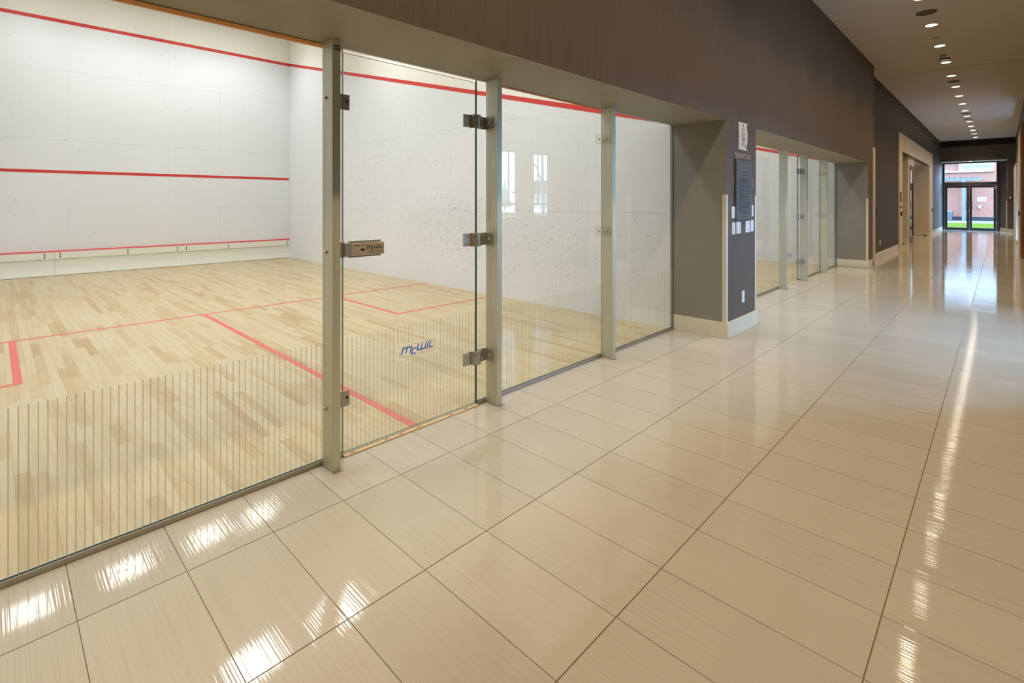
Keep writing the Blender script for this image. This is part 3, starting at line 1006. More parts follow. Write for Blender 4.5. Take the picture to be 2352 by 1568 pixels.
def build_front(yc, first):
    d = yc - C1
    ct = 'nearer' if first else 'further'
    ya, yb = yc - HW, yc + HW
    posts = [1.150 + d, 2.265 + d, 3.609 + d]
    da, db = 1.268 + d, 2.184 + d
    def stripes(parent, a, b, hole=None):
        mb = MB()
        y = a + 0.02
        while y < b - 0.01:
            if hole and hole[0] < y < hole[1]:
                t = (y - hole[0]) / (hole[1] - hole[0])
                zs = [(0.018, hole[2]), (hole[3], 0.609)]
            else:
                zs = [(0.018, 0.609)]
            for z0, z1 in zs:
                mb.box(G, G + 0.0004, y - 0.0016, y + 0.0016, z0, z1)
            y += 0.0252
        o = mb.build('frosted_stripes', M['frost'], parent)
        o['kind'] = 'stuff'
    def fixed(a, b, lab, base=True):
        t = thing('glass_panel', lab, 'glass panel', (0, (a + b) / 2, 0))
        pane_mesh(a, b, 0.012, SOF - 0.001).build('pane', [M['glass'], M['glassedge']], t)
        mb = MB()
        mb.box(-0.016, 0.0115, a, b, 0.0006, 0.010)
        mb.box(G + 0.0006, 0.0115, a, b, 0.010, 0.022)
        mb.box(-0.016, -G - 0.0006, a, b, 0.010, 0.022)
        mb.build('bottom_channel', M['chan'], t)
        stripes(t, a, b)
        return t
    fixed(ya + 0.002, 1.262 + d, 'large fixed glass panel left of the door in the %s court' % ct)
    fixed(db + 0.006, 3.628 + d, 'fixed glass panel between door post and third post of the %s court' % ct)
    fixed(3.632 + d, yb - 0.004, 'narrow fixed glass panel between the third post and pier of the %s court' % ct)
    # posts
    names = ['first', 'hinge', 'third']
    for k, y in enumerate(posts):
        lab = ['post left of the glass door', 'post carrying the door hinges', 'post with clear acrylic clips'][k]
        t = thing('aluminium_post', 'satin aluminium %s, front of the %s squash court' % (lab, ct), 'post', (0.065, y + 0.021, 0))
        w = 0.042
        pts = [(0.012, y), (0.046, y), (0.0475, y + 0.0006), (0.0545, y + 0.0006), (0.056, y), (0.094, y), (0.0955, y + 0.0005), (0.0985, y + 0.0005), (0.100, y), (0.120, y),
               (0.120, y + w), (0.012, y + w)]
        if k == 0:
            pts = [(0.012, y), (0.030, y), (0.031, y + 0.0005), (0.035, y + 0.0005), (0.036, y), (0.118, y), (0.120, y + 0.002), (0.120, y + w - 0.002), (0.118, y + w), (0.012, y + w)]
        MB().prism(pts, 'z', 0.0, SOF - 0.001).build('extrusion', M['alu'], t)
        MB().box(0.0125, 0.135, y - 0.002, y + w + 0.010, 0.0003, 0.0022).build('foot_plate', M['chan'], t)
        if k == 0:
            for z in (1.830, 1.069, 0.295):
                bolt(t, (0.055, y, z), 'y', -1, 0.009, 0.016)
            if first:
                mb = MB().box(0.1202, 0.1208, y + 0.003, y + w - 0.003, 2.052, 2.085)
                sk = mb.build('sticker', M['alu2'], t)
                mb = MB()
                for q in (2.060, 2.074):
                    mb.box(0.1208, 0.1212, y + 0.006, y + 0.011, q, q + 0.006)
                    mb.box(0.1208, 0.1212, y + 0.014, y + 0.037, q, q + 0.006)
                mb.build('sticker_print', M['ink'], sk)
            for z in (1.822, 0.318):
                pl = MB().box(0.056, 0.060, y + w, y + 0.121, z - 0.039, z + 0.039).build('stop_plate', M['alu2'], t, bevel=0.001)
                MB().cyl((y + 0.107, z + 0.004), 'x', 0.0075, 0.0601, 0.0606, 12).build('plate_hole', M['black'], pl)
        else:
            for z in (2.071, 0.022):
                for x in (0.037, 0.086):
                    bolt(t, (x, y, z), 'y', -1, 0.0055, 0.004)
        if k == 2:
            for z in (1.846, 1.073):
                mb = MB()
                mb.box(G + 0.001, 0.014, y - 0.085, y - 0.0005, z - 0.042, z + 0.042)
                mb.box(0.014, 0.103, y - 0.009, y - 0.0005, z - 0.042, z + 0.042)
                cp = mb.build('acrylic_clip', M['acrylic'], t)
                MB().box(0.014, 0.0146, y - 0.085, y - 0.082, z - 0.042, z + 0.042).build('clip_edge', M['frost'], cp)
                MB().box(0.1005, 0.1031, y - 0.0096, y - 0.0090, z - 0.042, z + 0.042).build('clip_edge', M['frost'], cp)
                bolt(cp, (0.062, y - 0.009, z), 'y', -1, 0.009, 0.012)
                bolt(cp, (0.014, y - 0.045, z), 'x', 1, 0.009, 0.010)
    # door
    t = thing('glass_door', 'frameless glass door with latch and printed emblem in the %s court front' % ct, 'door', (0, (da + db) / 2, 0))
    pane_mesh(da, db, 0.016, 2.090, 2).build('pane', [M['glass'], M['glassedge'], M['paleedge']], t)
    stripes(t, da, db, (1.590 + d, 1.870 + d, 0.415, 0.515))
    mb = MB()
    logo(mb, 1.730 + d, 0.4635, G + 0.0002, 1.0, 0, 1, 'SQUASH COURTS')
    mb.build('emblem', [M['blue'], M['greyink']], t)
    hy = 2.160 + d
    for z in (1.832, 1.075, 0.318):
        mb = MB()
        mb.box(G + 0.001, 0.016, hy - 0.088, hy - 0.028, z - 0.040, z + 0.040)            # leaf on the door
        mb.box(G + 0.001, 0.016, hy + 0.040, hy + 0.104, z - 0.040, z + 0.040)            # leaf on the fixed side
        mb.box(0.016, 0.082, hy + 0.0985, hy + 0.1040, z - 0.040, z + 0.040)              # tab along the post
        n = 7
        outer = [(G + 0.0015, hy - 0.030)] + [(0.022 + 0.030 * math.sin(PI * (0.5 * i / n)), hy + 0.008 - 0.034 * math.cos(PI * 0.5 * i / n) ) for i in range(n + 1)] \
            + [(0.022 + 0.030 * math.cos(PI * 0.5 * i / n), hy + 0.008 + 0.032 * math.sin(PI * 0.5 * i / n)) for i in range(1, n + 1)] + [(G + 0.0015, hy + 0.040)]
        inner = [(G + 0.0015, hy + 0.034)] + [(0.020 + 0.024 * math.cos(PI * 0.5 * i / n), hy + 0.008 + 0.026 * math.sin(PI * 0.5 * i / n)) for i in range(n, -1, -1)] \
            + [(0.020 + 0.024 * math.sin(PI * 0.5 * i / n), hy + 0.008 - 0.028 * math.cos(PI * 0.5 * i / n)) for i in range(n - 1, -1, -1)] + [(G + 0.0015, hy - 0.022)]
        # barrel shell as a strip of quads between outer and inner outline
        inner = list(reversed(inner))
        mlen = min(len(outer), len(inner))
        outer, inner = outer[:mlen - 1] + [outer[-1]], inner[:mlen - 1] + [inner[-1]]
        vs, fs = [], []
        for (ox, oy), (ix, iy) in zip(outer, inner):
            vs += [(ox, oy, z - 0.043), (ox, oy, z + 0.043), (ix, iy, z - 0.043), (ix, iy, z + 0.043)]
        for i in range(mlen - 1):
            a, b = 4 * i, 4 * (i + 1)
            fs += [(a, b, b + 1, a + 1), (a + 2, a + 3, b + 3, b + 2), (a + 1, b + 1, b + 3, a + 3), (a, a + 2, b + 2, b)]
        fs += [(0, 1, 3, 2), (4 * mlen - 4, 4 * mlen - 2, 4 * mlen - 1, 4 * mlen - 3)]
        mb.add(vs, fs)
        hg = mb.build('hinge', M['alu2'], t)
        for yy, zz in ((hy - 0.060, 0.024), (hy - 0.060, -0.024), (hy + 0.066, 0.024), (hy + 0.066, -0.024)):
            bolt(hg, (0.016, yy, z + zz), 'x', 1, 0.0095, 0.009)
        bolt(hg, (0.052, hy + 0.0985, z), 'y', -1, 0.0095, 0.012)
        MB().cyl((hy - 0.016, z + 0.022), 'x', 0.005, 0.040, 0.0455, 10).build('grub_hole', M['black'], hg)
    # latch
    y0 = 1.286 + d
    mb = MB()
    mb.box(G + 0.001, 0.030, y0 - 0.060, y0 - 0.025, 1.031, 1.110)
    mb.box(G + 0.001, 0.046, y0 - 0.032, y0 + 0.006, 1.035, 1.104)
    mb.box(G + 0.001, 0.024, y0, y0 + 0.188, 1.026, 1.112)
    mb.box(0.024, 0.040, y0, y0 + 0.197, 1.036, 1.101)
    lt = mb.build('latch', M['alu2'], t, bevel=0.0015)
    MB().box(0.040, 0.0425, y0 + 0.008, y0 + 0.197, 1.036, 1.101).build('latch_faceplate', M['latch'], lt, bevel=0.0006)
    mb = MB()
    X = 0.0427
    yy = y0 + 0.068
    mb.prism([(yy + 0.012 * math.cos(2 * PI * i / 16) * (1.0), 1.0655 + 0.0065 * math.sin(2 * PI * i / 16)) for i in range(16)], 'x', X, X + 0.0006, 0)
    logo(mb, y0 + 0.139, 1.0735, X, 0.41, 1, 1)
    text_faces('mcwilsquash.com', 0.0135, mb, (X + 0.0003, y0 + 0.142, 1.0505), (0, 1, 0), (0, 0, 1), mi=1, wscale=0.95)
    text_faces('PUSH', 0.0145, mb, (X + 0.0003, y0 + 0.037, 1.0875), (0, 1, 0), (0, 0, 1), mi=1)
    stroke(mb, [(y0 + 0.060, 1.0885), (y0 + 0.080, 1.0885)], 0.0012, X, 1)
    stroke(mb, [(y0 + 0.077, 1.0900), (y0 + 0.080, 1.0885), (y0 + 0.077, 1.0870)], 0.0012, X, 1)
    stroke(mb, [(y0 + 0.080, 1.0655), (y0 + 0.086, 1.0655)], 0.0012, X, 1)
    mb.build('latch_print', [M['black'], M['ink']], lt)
    # wooden sill under the door
    t = thing('door_sill', 'pale wood sill strip under the glass door of the %s court' % ct, 'sill', (0.008, (da + db) / 2, 0))
    MB().box(-0.008, 0.026, da - 0.004, db + 0.004, 0.0006, 0.008).build('wood_strip', M['sill'], t, bevel=0.002)
    for q in (0.045, 0.25, 0.34, 0.46, 0.70, 0.82):
        MB().prism([(0.0165 + 0.0055 * math.cos(2 * PI * i / 12), da + q + 0.015 * math.sin(2 * PI * i / 12)) for i in range(12)], 'z', 0.0078, 0.0083).build('knot', M['knot'], t)

build_front(C1, True)
build_front(C2, False)

# white occupancy sheet on the side wall of the further court, seen through the glass
YS, SX, SZ = P2A - 0.0005, -0.245, 1.557
t = thing('occupancy_sign', 'white sheet with small black lettering on the further court side wall', 'sign', (SX, YS, SZ))
MB().box(SX - 0.155, SX + 0.155, YS - 0.002, YS, SZ - 0.103, SZ + 0.103).build('sheet', M['switch'], t)
mb = MB()
text_faces('OCCUPANT LOAD', 0.036, mb, (SX, YS - 0.0026, SZ), (1, 0, 0), (0, 0, 1), wscale=0.85)
text_faces('14 PERSONS', 0.036, mb, (SX, YS - 0.0026, SZ - 0.055), (1, 0, 0), (0, 0, 1), wscale=1.0)
mb.build('lettering', M['ink'], t)['kind'] = 'stuff'

# ------------------------------------------------------------------ things on the first pier
XF = XW
def guard(y, sy, lab, x=XW, z1=1.389, w=0.036):
    """vinyl corner guard on a corner at (x, y); the second leg runs along the return"""
    mb = MB()
    a, b = sorted((y, y + sy * w))
    mb.box(x, x + 0.003, min(a, y - sy * 0.003), max(b, y - sy * 0.003), 0.154, z1)
    a, b = sorted((y, y - sy * 0.003))
    mb.box(x - w, x, a, b, 0.154, z1)
    o = mb.build('corner_guard', M['guard'], at=(x, y, 0.154))
    return tag(o, lab, 'corner guard')
guard(P1A, 1, 'cream corner guard on the near edge of the first pier')
guard(P1B, -1, 'cream corner guard on the far edge of the first pier')
guard(P2A, 1, 'cream corner guard on the near edge of the second pier')
guard(YB, 1, 'pale corner guard on the edge of the end pilaster', x=2.635)
o = MB().box(2.30, 2.33, YD - 0.004, YD - 0.0005, 0.154, 1.36).build('corner_guard', M['guard'], at=(2.31, YD, 0.154))
tag(o, 'pale guard strip beside the frame of the end doors', 'corner guard')

# taped paper notice
t = thing('paper_notice', 'white paper notice taped to the first pier above the raised letters', 'notice', (XF, 5.35, 1.85))
n = 8
vs, fs = [], []
for i in range(n + 1):
    v = i / n
    for j in range(5):
        u = j / 4
        y = 5.236 + 0.218 * u + 0.010 * u * math.sin(PI * v)
        z = 1.850 + 0.280 * v + 0.003 * math.sin(6 * u + 3 * v)
        x = XF + 0.003 + 0.010 * math.sin(PI * v) * (0.3 + 0.7 * u)
        vs.append((x, y, z))
for i in range(n):
    for j in range(4):
        a = i * 5 + j
        fs.append((a, a + 1, a + 6, a + 5))
k = len(vs)
vs += [(x - 0.0008, y, z) for x, y, z in vs]
fs += [tuple(k + q for q in reversed(f)) for f in fs]
MB().add(vs, fs).build('sheet', M['paper'], t, smooth=True)
mb = MB()
def onpaper(body, size, y, z, mi, ws=1.0):
    text_faces(body, size, mb, (XF + 0.0145, y, z), (0, 1, 0), (0, 0, 1), mi=mi, wscale=ws)
onpaper("Club's", 0.042, 5.347, 2.058, 0, 0.95)
onpaper('Squash', 0.042, 5.352, 2.014, 0, 0.92)
onpaper('Monday', 0.042, 5.352, 1.974, 0, 0.88)
def dashes(mb, y0, y1, z, h, X, mi, gap=0.25):
    y = y0
    while y < y1:
        w = random.uniform(0.012, 0.04)
        e = min(y + w, y1)
        mb.box(X, X + 0.0005, y, e, z - h / 2, z + h / 2, mi)
        y = e + 0.005
mb.box(XF + 0.0145, XF + 0.015, 5.335, 5.362, 2.094, 2.108, 1)
dashes(mb, 5.30, 5.40, 1.951, 0.006, XF + 0.0143, 1)
dashes(mb, 5.335, 5.365, 1.938, 0.006, XF + 0.0140, 1)
dashes(mb, 5.31, 5.385, 1.914, 0.0025, XF + 0.0125, 1)
dashes(mb, 5.27, 5.43, 1.903, 0.0025, XF + 0.012, 1)
dashes(mb, 5.30, 5.42, 1.896, 0.0025, XF + 0.0115, 1)
mb.box(XF + 0.0105, XF + 0.011, 5.418, 5.427, 1.868, 1.892, 1)
mb.build('print', [M['redink'], M['ink']], t)['kind'] = 'stuff'
MB().box(XF + 0.0008, XF + 0.0045, 5.447, 5.495, 2.116, 2.127).build('tape', M['paper'], t)
MB().box(XF + 0.0008, XF + 0.0045, 5.452, 5.495, 1.850, 1.858).build('tape', M['paper'], t)

# raised letters
t = thing('wall_lettering', 'raised metal letters reading SQUASH COURT above the rules board', 'lettering', (XF, 5.345, 1.775))
mb = MB()
text_faces('SQUASH COURT', 0.078, mb, (XF + 0.006, 5.345, 1.778), (0, 1, 0), (0, 0, 1), depth=0.008, wscale=0.78)
mb.build('letters', M['letter'], t)
MB().box(XF + 0.0005, XF + 0.006, 5.16, 5.535, 1.775, 1.781).build('fixing_rail', M['black'], t)
for ch, y, z, lab in (('1', 5.092, 1.525, 'raised metal numeral one left of the rules board'), ('2', 5.612, 1.522, 'raised metal numeral two right of the rules board')):
    mb = MB()
    text_faces(ch, 0.098, mb, (XF + 0.001, y, z), (0, 1, 0), (0, 0, 1), depth=0.009)
    tag(mb.build('wall_numeral', M['letter'], at=(XF, y, z)), lab, 'numeral')

# rules board
t = thing('rules_board', 'tall grey rules board with lines of small print on the first pier', 'sign', (XF, 5.345, 1.14))
MB().box(XF + 0.0005, XF + 0.024, 5.130, 5.555, 1.140, 1.742).build('panel', M['board'], t, bevel=0.001)
mb = MB()
X = XF + 0.0242
for y0_, y1_ in ((5.285, 5.325), (5.338, 5.352), (5.366, 5.400)):
    mb.box(X, X + 0.0004, y0_, y1_, 1.672, 1.712, 1)
dashes(mb, 5.29, 5.40, 1.655, 0.005, X, 1)
dashes(mb, 5.235, 5.455, 1.618, 0.009, X, 0)
dashes(mb, 5.285, 5.40, 1.588, 0.009, X, 0)
z = 1.560
for par in (2, 2, 2, 1, 2, 2, 2, 2, 2, 2, 3, 2):
    for i in range(par):
        dashes(mb, 5.192, 5.515 if i < par - 1 or par == 1 else 5.192 + random.uniform(0.10, 0.30), z, 0.0075, X, 0)
        z -= 0.0143
    mb.box(X, X + 0.0005, 5.168, 5.176, z + 0.0143 * par - 0.003, z + 0.0143 * par + 0.003, 0)
dashes(mb, 5.225, 5.465, 1.213, 0.009, X, 0)
dashes(mb, 5.295, 5.395, 1.199, 0.009, X, 0)
dashes(mb, 5.235, 5.455, 1.172, 0.004, X, 0)
dashes(mb, 5.295, 5.395, 1.163, 0.004, X, 0)
mb.build('print', [M['boardink'], M['boardfaint']], t)['kind'] = 'stuff'

# switches
def switch(y0, y1, z0, z1, gangs, lab):
    t = thing('light_switch', lab, 'light switch', (XF, (y0 + y1) / 2, z0))
    MB().box(XF + 0.0005, XF + 0.010, y0, y1, z0, z1).build('cover_plate', M['switch'], t, bevel=0.002)
    for g in range(gangs):
        yc_ = y0 + (y1 - y0) * (g + 0.5) / gangs
        w = 0.017
        MB().box(XF + 0.010, XF + 0.0108, yc_ - w - 0.002, yc_ + w + 0.002, z0 + 0.022, z1 - 0.022).build('rocker_gap', M['switchgrey'], t)
        MB().prism([(z0 + 0.024, XF + 0.0105), (z0 + 0.024, XF + 0.0165), ((z0 + z1) / 2 - 0.01, XF + 0.0125), (z1 - 0.024, XF + 0.0125), (z1 - 0.024, XF + 0.0105)], 'y', yc_ - w, yc_ + w).build('rocker', M['switch'], t)
switch(5.050, 5.127, 1.155, 1.272, 1, 'white light switch at the left edge of the rules board')
switch(5.572, 5.645, 1.165, 1.282, 1, 'white light switch at the right edge of the rules board')
switch(5.058, 5.137, 0.997, 1.115, 1, 'white single light switch below the board, first from the left')
switch(5.170, 5.288, 1.000, 1.118, 2, 'white double light switch below the board, left one')
switch(5.420, 5.542, 1.002, 1.122, 2, 'white double light switch below the board, right one')
switch(5.572, 5.650, 1.006, 1.125, 1, 'white single light switch below the board, last on the right')
def outlet(x, y, z, lab, w=0.072, h=0.118):
    t = thing('wall_outlet', lab, 'outlet', (x, y, z - h / 2))
    MB().box(x + 0.0005, x + 0.007, y - w / 2, y + w / 2, z - h / 2, z + h / 2).build('cover_plate', M['switch'], t, bevel=0.002)
    for s in (-1, 1):
        MB().box(x + 0.007, x + 0.0085, y - 0.016, y + 0.016, z + s * 0.024 - 0.014, z + s * 0.024 + 0.014).build('socket', M['switch'], t)
outlet(XF, 5.362, 0.349, 'white outlet plate low on the first pier')
outlet(XR, 14.55, 0.37, 'white outlet plate low on the dark wall beyond the courts', 0.10)
outlet(XR, 28.6, 0.35, 'white outlet plate low on the wall near the end doors')

# small wall devices far along
def device(nm, lab, cat, x, y, z, w, h, mat, d=0.03):
    t = thing(nm, lab, cat, (x, y, z - h / 2))
    MB().box(x + 0.0005, x + d, y - w / 2, y + w / 2, z - h / 2, z + h / 2).build('casing', mat, t, bevel=0.003)
    MB().box(x + d, x + d + 0.003, y - w * 0.25, y + w * 0.25, z - h * 0.1, z + h * 0.3).build('face', M['switchgrey'], t)
device('card_reader', 'black card reader on the near cream jamb', 'card reader', XR + 0.03, 17.72, 1.0, 0.10, 0.12, M['black'])
device('card_reader', 'black card reader on the far cream jamb', 'card reader', XR + 0.03, 26.62, 0.99, 0.12, 0.13, M['black'])
device('door_sign', 'grey door sign on the near cream jamb above the reader', 'sign', XR + 0.03, 17.70, 1.46, 0.22, 0.27, M['steel'], 0.012)
device('wall_bar', 'thin grey plate across the near cream jamb', 'plate', XR + 0.03, 17.76, 1.20, 0.5, 0.03, M['steel'], 0.02)
t = thing('card_reader', 'black card reader on the right cream surround', 'card reader', (2.79, 18.3, 0.97))
MB().box(2.765, 2.7895, 18.2, 18.42, 0.97, 1.09).build('casing', M['black'], t, bevel=0.003)
MB().box(2.762, 2.765, 18.26, 18.36, 1.01, 1.05).build('face', M['switchgrey'], t)
t = thing('call_panel', 'small square call panel on the end pilaster', 'panel', (2.72, YB, 1.42))
MB().box(2.655, 2.785, YB - 0.03, YB - 0.0005, 1.42, 1.59).build('casing', M['steel'], t, bevel=0.004)
MB().box(2.70, 2.76, YB - 0.036, YB - 0.03, 1.47, 1.57).build('face', M['switch'], t)

# ------------------------------------------------------------------ ceiling fittings
LX = 1.647
LY = [9.0 - 1.487 * k for k in range(9, 0, -1)] + [8.97, 10.457, 11.95, 13.45, 14.96, 16.45, 17.94, 19.45, 20.94, 22.35, 23.87, 25.40, 26.87, 28.32, 29.82]
spot = bpy.data.lights.new('downlight_beam', 'SPOT')
spot.energy = SPOT_W
spot.color = SPOT_COL
spot.spot_size = math.radians(118)
spot.spot_blend = 1.0
spot.shadow_soft_size = 0.05
DL = None
def downlight(x, y, z, lab, group):
    global DL
    if DL is None:
        t = thing('downlight', lab, 'light', (x, y, z), group)
        MB().lathe((x, y), [(0.095, z - 0.0005), (0.095, z - 0.005), (0.080, z - 0.009), (0.074, z - 0.004), (0.074, z - 0.0008)], 24).build('trim_ring', M['offwhite'], t, smooth=True)
        MB().cyl((x, y), 'z', 0.073, z - 0.006, z - 0.001, 24).build('lens', M['lens'], t)
        DL = t
    else:
        t = copy_thing(DL, (x, y, z))
        t['label'] = lab
        t['w'] = (x, y, z)
        if group: t['group'] = group
    lo = bpy.data.objects.new('downlight_beam', spot)
    COL.objects.link(lo)
    lo.location = (x, y, z - 0.03)
    return t
ORD = ['topmost', 'second', 'third', 'fourth', 'fifth', 'sixth', 'seventh', 'eighth', 'ninth', 'tenth', 'eleventh', 'twelfth', 'thirteenth', 'fourteenth', 'last']
for k, y in enumerate(LY):
    lab = 'round lit downlight above the viewer, seen only as streaks on the tiles'
    if k >= 9:
        lab = '%s lit downlight of the ceiling row, counting from the top of the photo' % ORD[k - 9]
    downlight(LX, y, CEIL, lab, 'downlights in the row along the corridor ceiling')
t = downlight(1.43, 31.4, 3.20, 'round lit downlight in the low soffit above the end doors', None)
if 'group' in t: del t['group']

for y, r, lab in ((9.72, 0.128, 'round brown speaker grille by the nearest visible downlight'), (15.70, 0.120, 'round brown speaker grille just past the ceiling joint'),
                  (21.6, 0.12, 'round brown speaker grille midway down the far ceiling')):
    t = thing('ceiling_speaker', lab, 'speaker', (LX, y, CEIL))
    MB().lathe((LX, y), [(r, CEIL - 0.0005), (r, CEIL - 0.006), (r * 0.92, CEIL - 0.010), (r * 0.9, CEIL - 0.004)], 28).build('rim', M['speaker'], t)
    MB().lathe((LX, y), [(r * 0.9, CEIL - 0.0005), (r * 0.9, CEIL - 0.0045), (r * 0.5, CEIL - 0.006), (0.004, CEIL - 0.0065)], 28).build('grille', M['speaker'], t)
t = thing('sprinkler', 'small grey sprinkler cap between the first two clear downlights', 'sprinkler', (LX, 11.35, CEIL))
MB().lathe((LX, 11.35), [(0.045, CEIL - 0.0005), (0.045, CEIL - 0.012), (0.036, CEIL - 0.018)], 20).build('cap', M['offwhite'], t)
MB().cyl((LX, 11.35), 'z', 0.03, CEIL - 0.022, CEIL - 0.018, 16).build('deflector', M['offwhite'], t)
for y, lab in ((12.70, 'smoke detector with slotted drum just before the ceiling joint'), (22.9, 'smoke detector with slotted drum in the far ceiling'), (28.0, 'smoke detector with slotted drum nearest the end doors')):
    t = thing('smoke_detector', lab, 'smoke detector', (LX, y, CEIL))
    MB().lathe((LX, y), [(0.058, CEIL - 0.0005), (0.056, CEIL - 0.018), (0.048, CEIL - 0.030)], 20).build('base', M['offwhite'], t)
    mb = MB()
    for k in range(10):
        a = 2 * PI * k / 10
        mb.box(LX + 0.040 * math.cos(a) - 0.006, LX + 0.040 * math.cos(a) + 0.006, y + 0.040 * math.sin(a) - 0.006, y + 0.040 * math.sin(a) + 0.006, CEIL - 0.042, CEIL - 0.030)
    mb.build('slotted_drum', M['black'], t)
    MB().lathe((LX, y), [(0.046, CEIL - 0.042), (0.044, CEIL - 0.052), (0.02, CEIL - 0.056)], 20).build('cover', M['offwhite'], t)
for y, lab in ((13.08, 'round ceiling disc alarm just before the ceiling joint'), (23.25, 'round ceiling disc alarm in the far ceiling'), (29.2, 'round ceiling disc alarm nearest the end doors')):
    t = thing('ceiling_alarm', lab, 'alarm', (LX, y, CEIL))
    MB().lathe((LX, y), [(0.088, CEIL - 0.0005), (0.088, CEIL - 0.020), (0.080, CEIL - 0.028)], 24).build('base', M['speaker'], t)
    MB().lathe((LX, y), [(0.078, CEIL - 0.028), (0.074, CEIL - 0.036), (0.03, CEIL - 0.038)], 24).build('cover', M['switch'], t)

# ------------------------------------------------------------------ outdoors beyond the end doors
YW = 49.5
struct(MB().box(-40, 60, YD + 0.301, 34.9, -0.2, -0.01).build('path', M['concrete']), 'concrete path outside the end doors', 'path')
struct(MB().box(-40, 60, 34.9, 43.1, -0.2, -0.005).build('lawn', M['grass']), 'strip of green lawn outside the end doors', 'lawn')
struct(MB().box(-40, 60, 43.1, YW, -0.2, -0.01).build('pavement', M['concrete']), 'pale pavement along the foot of the brick building', 'pavement')
t = thing('brick_building', 'red brick building with a white framed window seen through the end doors', 'building', (1.0, YW, 0))
mb = MB()
mb.box(-25, 25, YW, YW + 4, 0.25, 3.60)
mb.box(-25, 0.20, YW + 0.25, YW + 4, 3.60, 4.30)
mb.box(2.05, 25, YW, YW + 4, 3.60, 4.30)
mb.build('brick_wall', M['brick'], t)
MB().box(-25, 25, YW - 0.06, YW, -0.01, 0.26).build('plinth', M['plinth'], t)
MB().box(-25, 2.05, YW - 0.18, YW + 0.25, 3.50, 3.62).build('ledge', M['white'], t)
MB().box(-25, 25, YW + 0.02, YW + 4, 4.305, 6.6).build('added_cladding', M['white'], t)  # unseen white storey, added to keep the floor's reflection of the doors pale
mb = MB()
mb.box(0.20, 2.05, YW + 0.02, YW + 0.2, 3.62, 3.70)
mb.box(0.20, 2.05, YW + 0.02, YW + 0.2, 4.00, 4.30)
mb.box(0.20, 0.43, YW + 0.02, YW + 0.2, 3.70, 4.00)
mb.box(1.95, 2.05, YW + 0.02, YW + 0.2, 3.70, 4.00)
wf = mb.build('window', M['white'], t)
MB().box(0.43, 1.95, YW + 0.10, YW + 0.12, 3.70, 4.00).build('pane', M['upglass'], wf)
mb = MB()
mb.add([(-1.2, YW + 0.05, 3.62), (-0.2, YW + 0.05, 3.62), (-1.2, YW + 0.05, 3.95), (-1.2, YW + 0.24, 3.62), (-0.2, YW + 0.24, 3.62), (-1.2, YW + 0.24, 3.95)],
       [(0, 1, 2), (3, 5, 4), (0, 3, 4, 1), (1, 4, 5, 2), (2, 5, 3, 0)])
mb.build('sloped_flashing', M['white'], t)
# sign and hose valve on the brick wall
t = thing('notice_sign', 'white sign with two round symbols on the brick wall outside', 'sign', (1.45, YW, 1.36))
MB().box(1.21, 1.68, YW - 0.025, YW - 0.001, 1.36, 1.70).build('panel', M['white'], t)
for cx in (1.36, 1.53):
    mb = MB()
    vs, fs = [], []
    for k in range(20):
        a = 2 * PI * k / 20
        for rr in (0.075, 0.058):
            vs.append((cx + rr * math.cos(a), YW - 0.027, 1.53 + rr * math.sin(a)))
    for k in range(20):
        a, b = 2 * k, 2 * ((k + 1) % 20)
        fs.append((a, a + 1, b + 1, b))
    mb.add(vs, fs)
    mb.box(cx - 0.045, cx + 0.045, YW - 0.028, YW - 0.026, 1.522, 1.538)
    mb.build('round_symbol', M['bin'], t)
t = thing('hose_connection', 'red and chrome fire hose connection on the brick wall outside', 'hose connection', (1.34, YW, 0.82))
mb = MB().cyl((1.0, 1.34), 'y', 0.085, YW - 0.10, YW - 0.001, 18)
mb.cyl((1.0, 1.34), 'y', 0.06, YW - 0.16, YW - 0.10, 18)
mb.cyl((1.09, 1.40), 'y', 0.04, YW - 0.12, YW - 0.001, 14)
mb.build('inlet', M['chrome'], t)
MB().cyl((1.35, YW - 0.06), 'z', 0.055, 0.80, 0.92, 16).build('red_cap', M['hydred'], t)
# pergola
t = thing('pergola', 'grey steel pergola with one post standing before the brick building', 'pergola', (0.54, 48.2, 0))
MB().box(0.44, 0.63, 48.1, 48.3, -0.01, 2.86).build('post', M['steel'], t)
MB().box(0.44, 0.63, 48.9, 49.1, -0.01, 2.86).build('post', M['steel'], t)
mb = MB()
mb.add([(-6, 48.1, 2.86), (1.40, 48.1, 2.86), (1.56, 48.1, 2.98), (1.56, 48.1, 3.05), (-6, 48.1, 3.05),
        (-6, 48.3, 2.86), (1.40, 48.3, 2.86), (1.56, 48.3, 2.98), (1.56, 48.3, 3.05), (-6, 48.3, 3.05)],
       [(0, 1, 2, 3, 4), (9, 8, 7, 6, 5), (0, 5, 6, 1), (1, 6, 7, 2), (2, 7, 8, 3), (3, 8, 9, 4), (4, 9, 5, 0)])
mb.build('beam', M['steel'], t)
for k in range(12):
    x = 1.18 - 0.30 * k
    MB().prism([(47.85, 3.05), (47.95, 3.05), (49.3, 3.05), (49.3, 3.15), (47.85, 3.15)], 'x', x, x + 0.06).build('rafter', M['steel'], t)
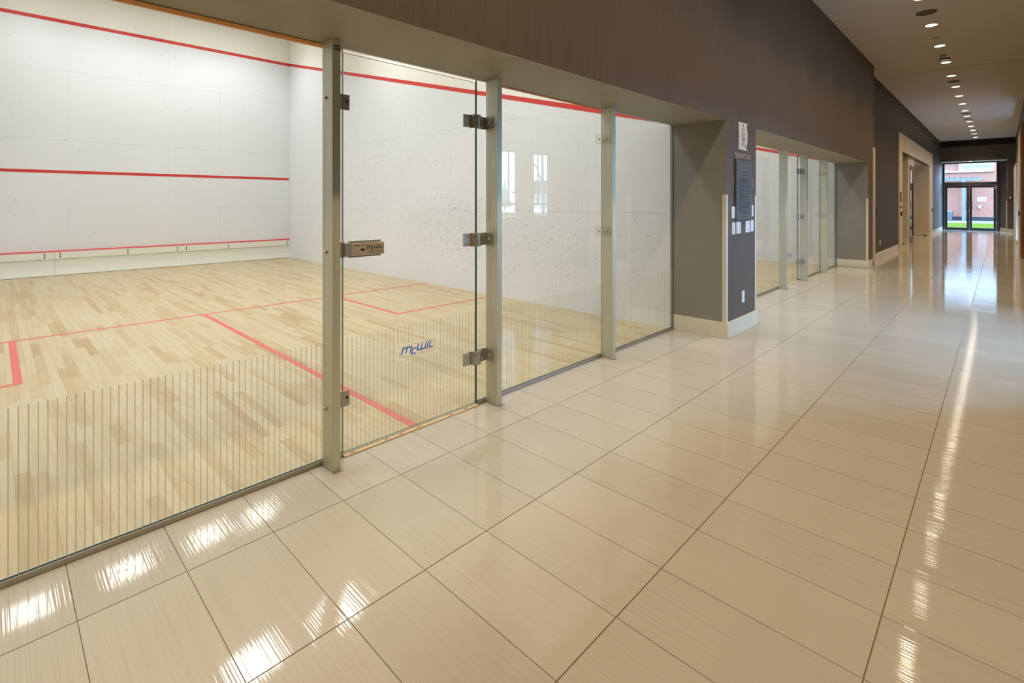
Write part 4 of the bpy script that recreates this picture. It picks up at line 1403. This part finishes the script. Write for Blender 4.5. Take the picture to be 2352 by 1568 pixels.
# bin
t = thing('litter_bin', 'slate blue bin with flat lid on the pavement outside', 'bin', (-0.35, 48.2, -0.01))
mb = MB()
mb.add([(-0.70, 47.9, -0.01), (-0.10, 47.9, -0.01), (-0.10, 48.5, -0.01), (-0.70, 48.5, -0.01), (-0.74, 47.86, 0.62), (-0.06, 47.86, 0.62), (-0.06, 48.54, 0.62), (-0.74, 48.54, 0.62)],
       [(3, 2, 1, 0), (4, 5, 6, 7), (0, 1, 5, 4), (1, 2, 6, 5), (2, 3, 7, 6), (3, 0, 4, 7)])
mb.build('body', M['bin'], t, bevel=0.01)
MB().box(-0.76, -0.04, 47.84, 48.56, 0.62, 0.72).build('lid', M['steel'], t, bevel=0.015)

# ------------------------------------------------------------------ outdoors beyond the right-hand windows (seen mirrored in the glass)
M['paving'] = simple('pale_paving', (0.2244, 0.2046, 0.1848, 1), 0.9, spec=0.0, grain=0.05)
struct(MB().box(XV + 0.11, 60, -30, YD + 0.3, -0.3, -0.05).build('terrace', M['paving']), 'pale paving outside the right-hand windows', 'terrace')
t = thing('bare_tree', 'bare tree with a forked branch mirrored in the court glass', 'tree', (8.2, 12.45, -0.06))
mb = MB().tube([(8.2, 12.45, -0.1), (8.2, 12.42, 1.2), (8.18, 12.36, 2.6), (8.22, 12.3, 4.6)], 0.075, 10, r1=0.05)
mb.build('trunk', M['bark'], t)
mb = MB().tube([(8.19, 12.38, 1.9), (8.05, 12.0, 2.3), (7.9, 11.4, 2.8), (7.8, 10.9, 3.5)], 0.03, 8, r1=0.015)
mb.build('branch', M['bark'], t)
mb = MB().tube([(8.2, 12.3, 2.9), (8.4, 12.8, 3.6), (8.5, 13.2, 4.6)], 0.05, 8, r1=0.02)
mb.build('branch', M['bark'], t)
t = thing('gabled_house', 'distant gabled house mirrored in the court glass', 'house', (70, 86, -0.05))
MB().box(66, 74, 80, 92, -0.05, 3.2).build('wall', M['white'], t)
mb = MB().prism([(79, 3.2), (93, 3.2), (86, 6.2)], 'x', 65, 75)
mb.build('roof', M['plinth'], t)
t = thing('evergreen_tree', 'distant evergreen mirrored in the court glass', 'tree', (58, 60.5, -0.05))
MB().cyl((58, 60.5), 'z', 0.15, -0.05, 0.8, 8).build('trunk', M['bark'], t)
mb = MB()
for k in range(6):
    mb.cyl((58, 60.5), 'z', 1.7 - 0.27 * k, 0.5 + 0.65 * k, 1.55 + 0.68 * k, 12, r1=0.25 - 0.03 * k)
mb.build('foliage', M['leaf'], t)
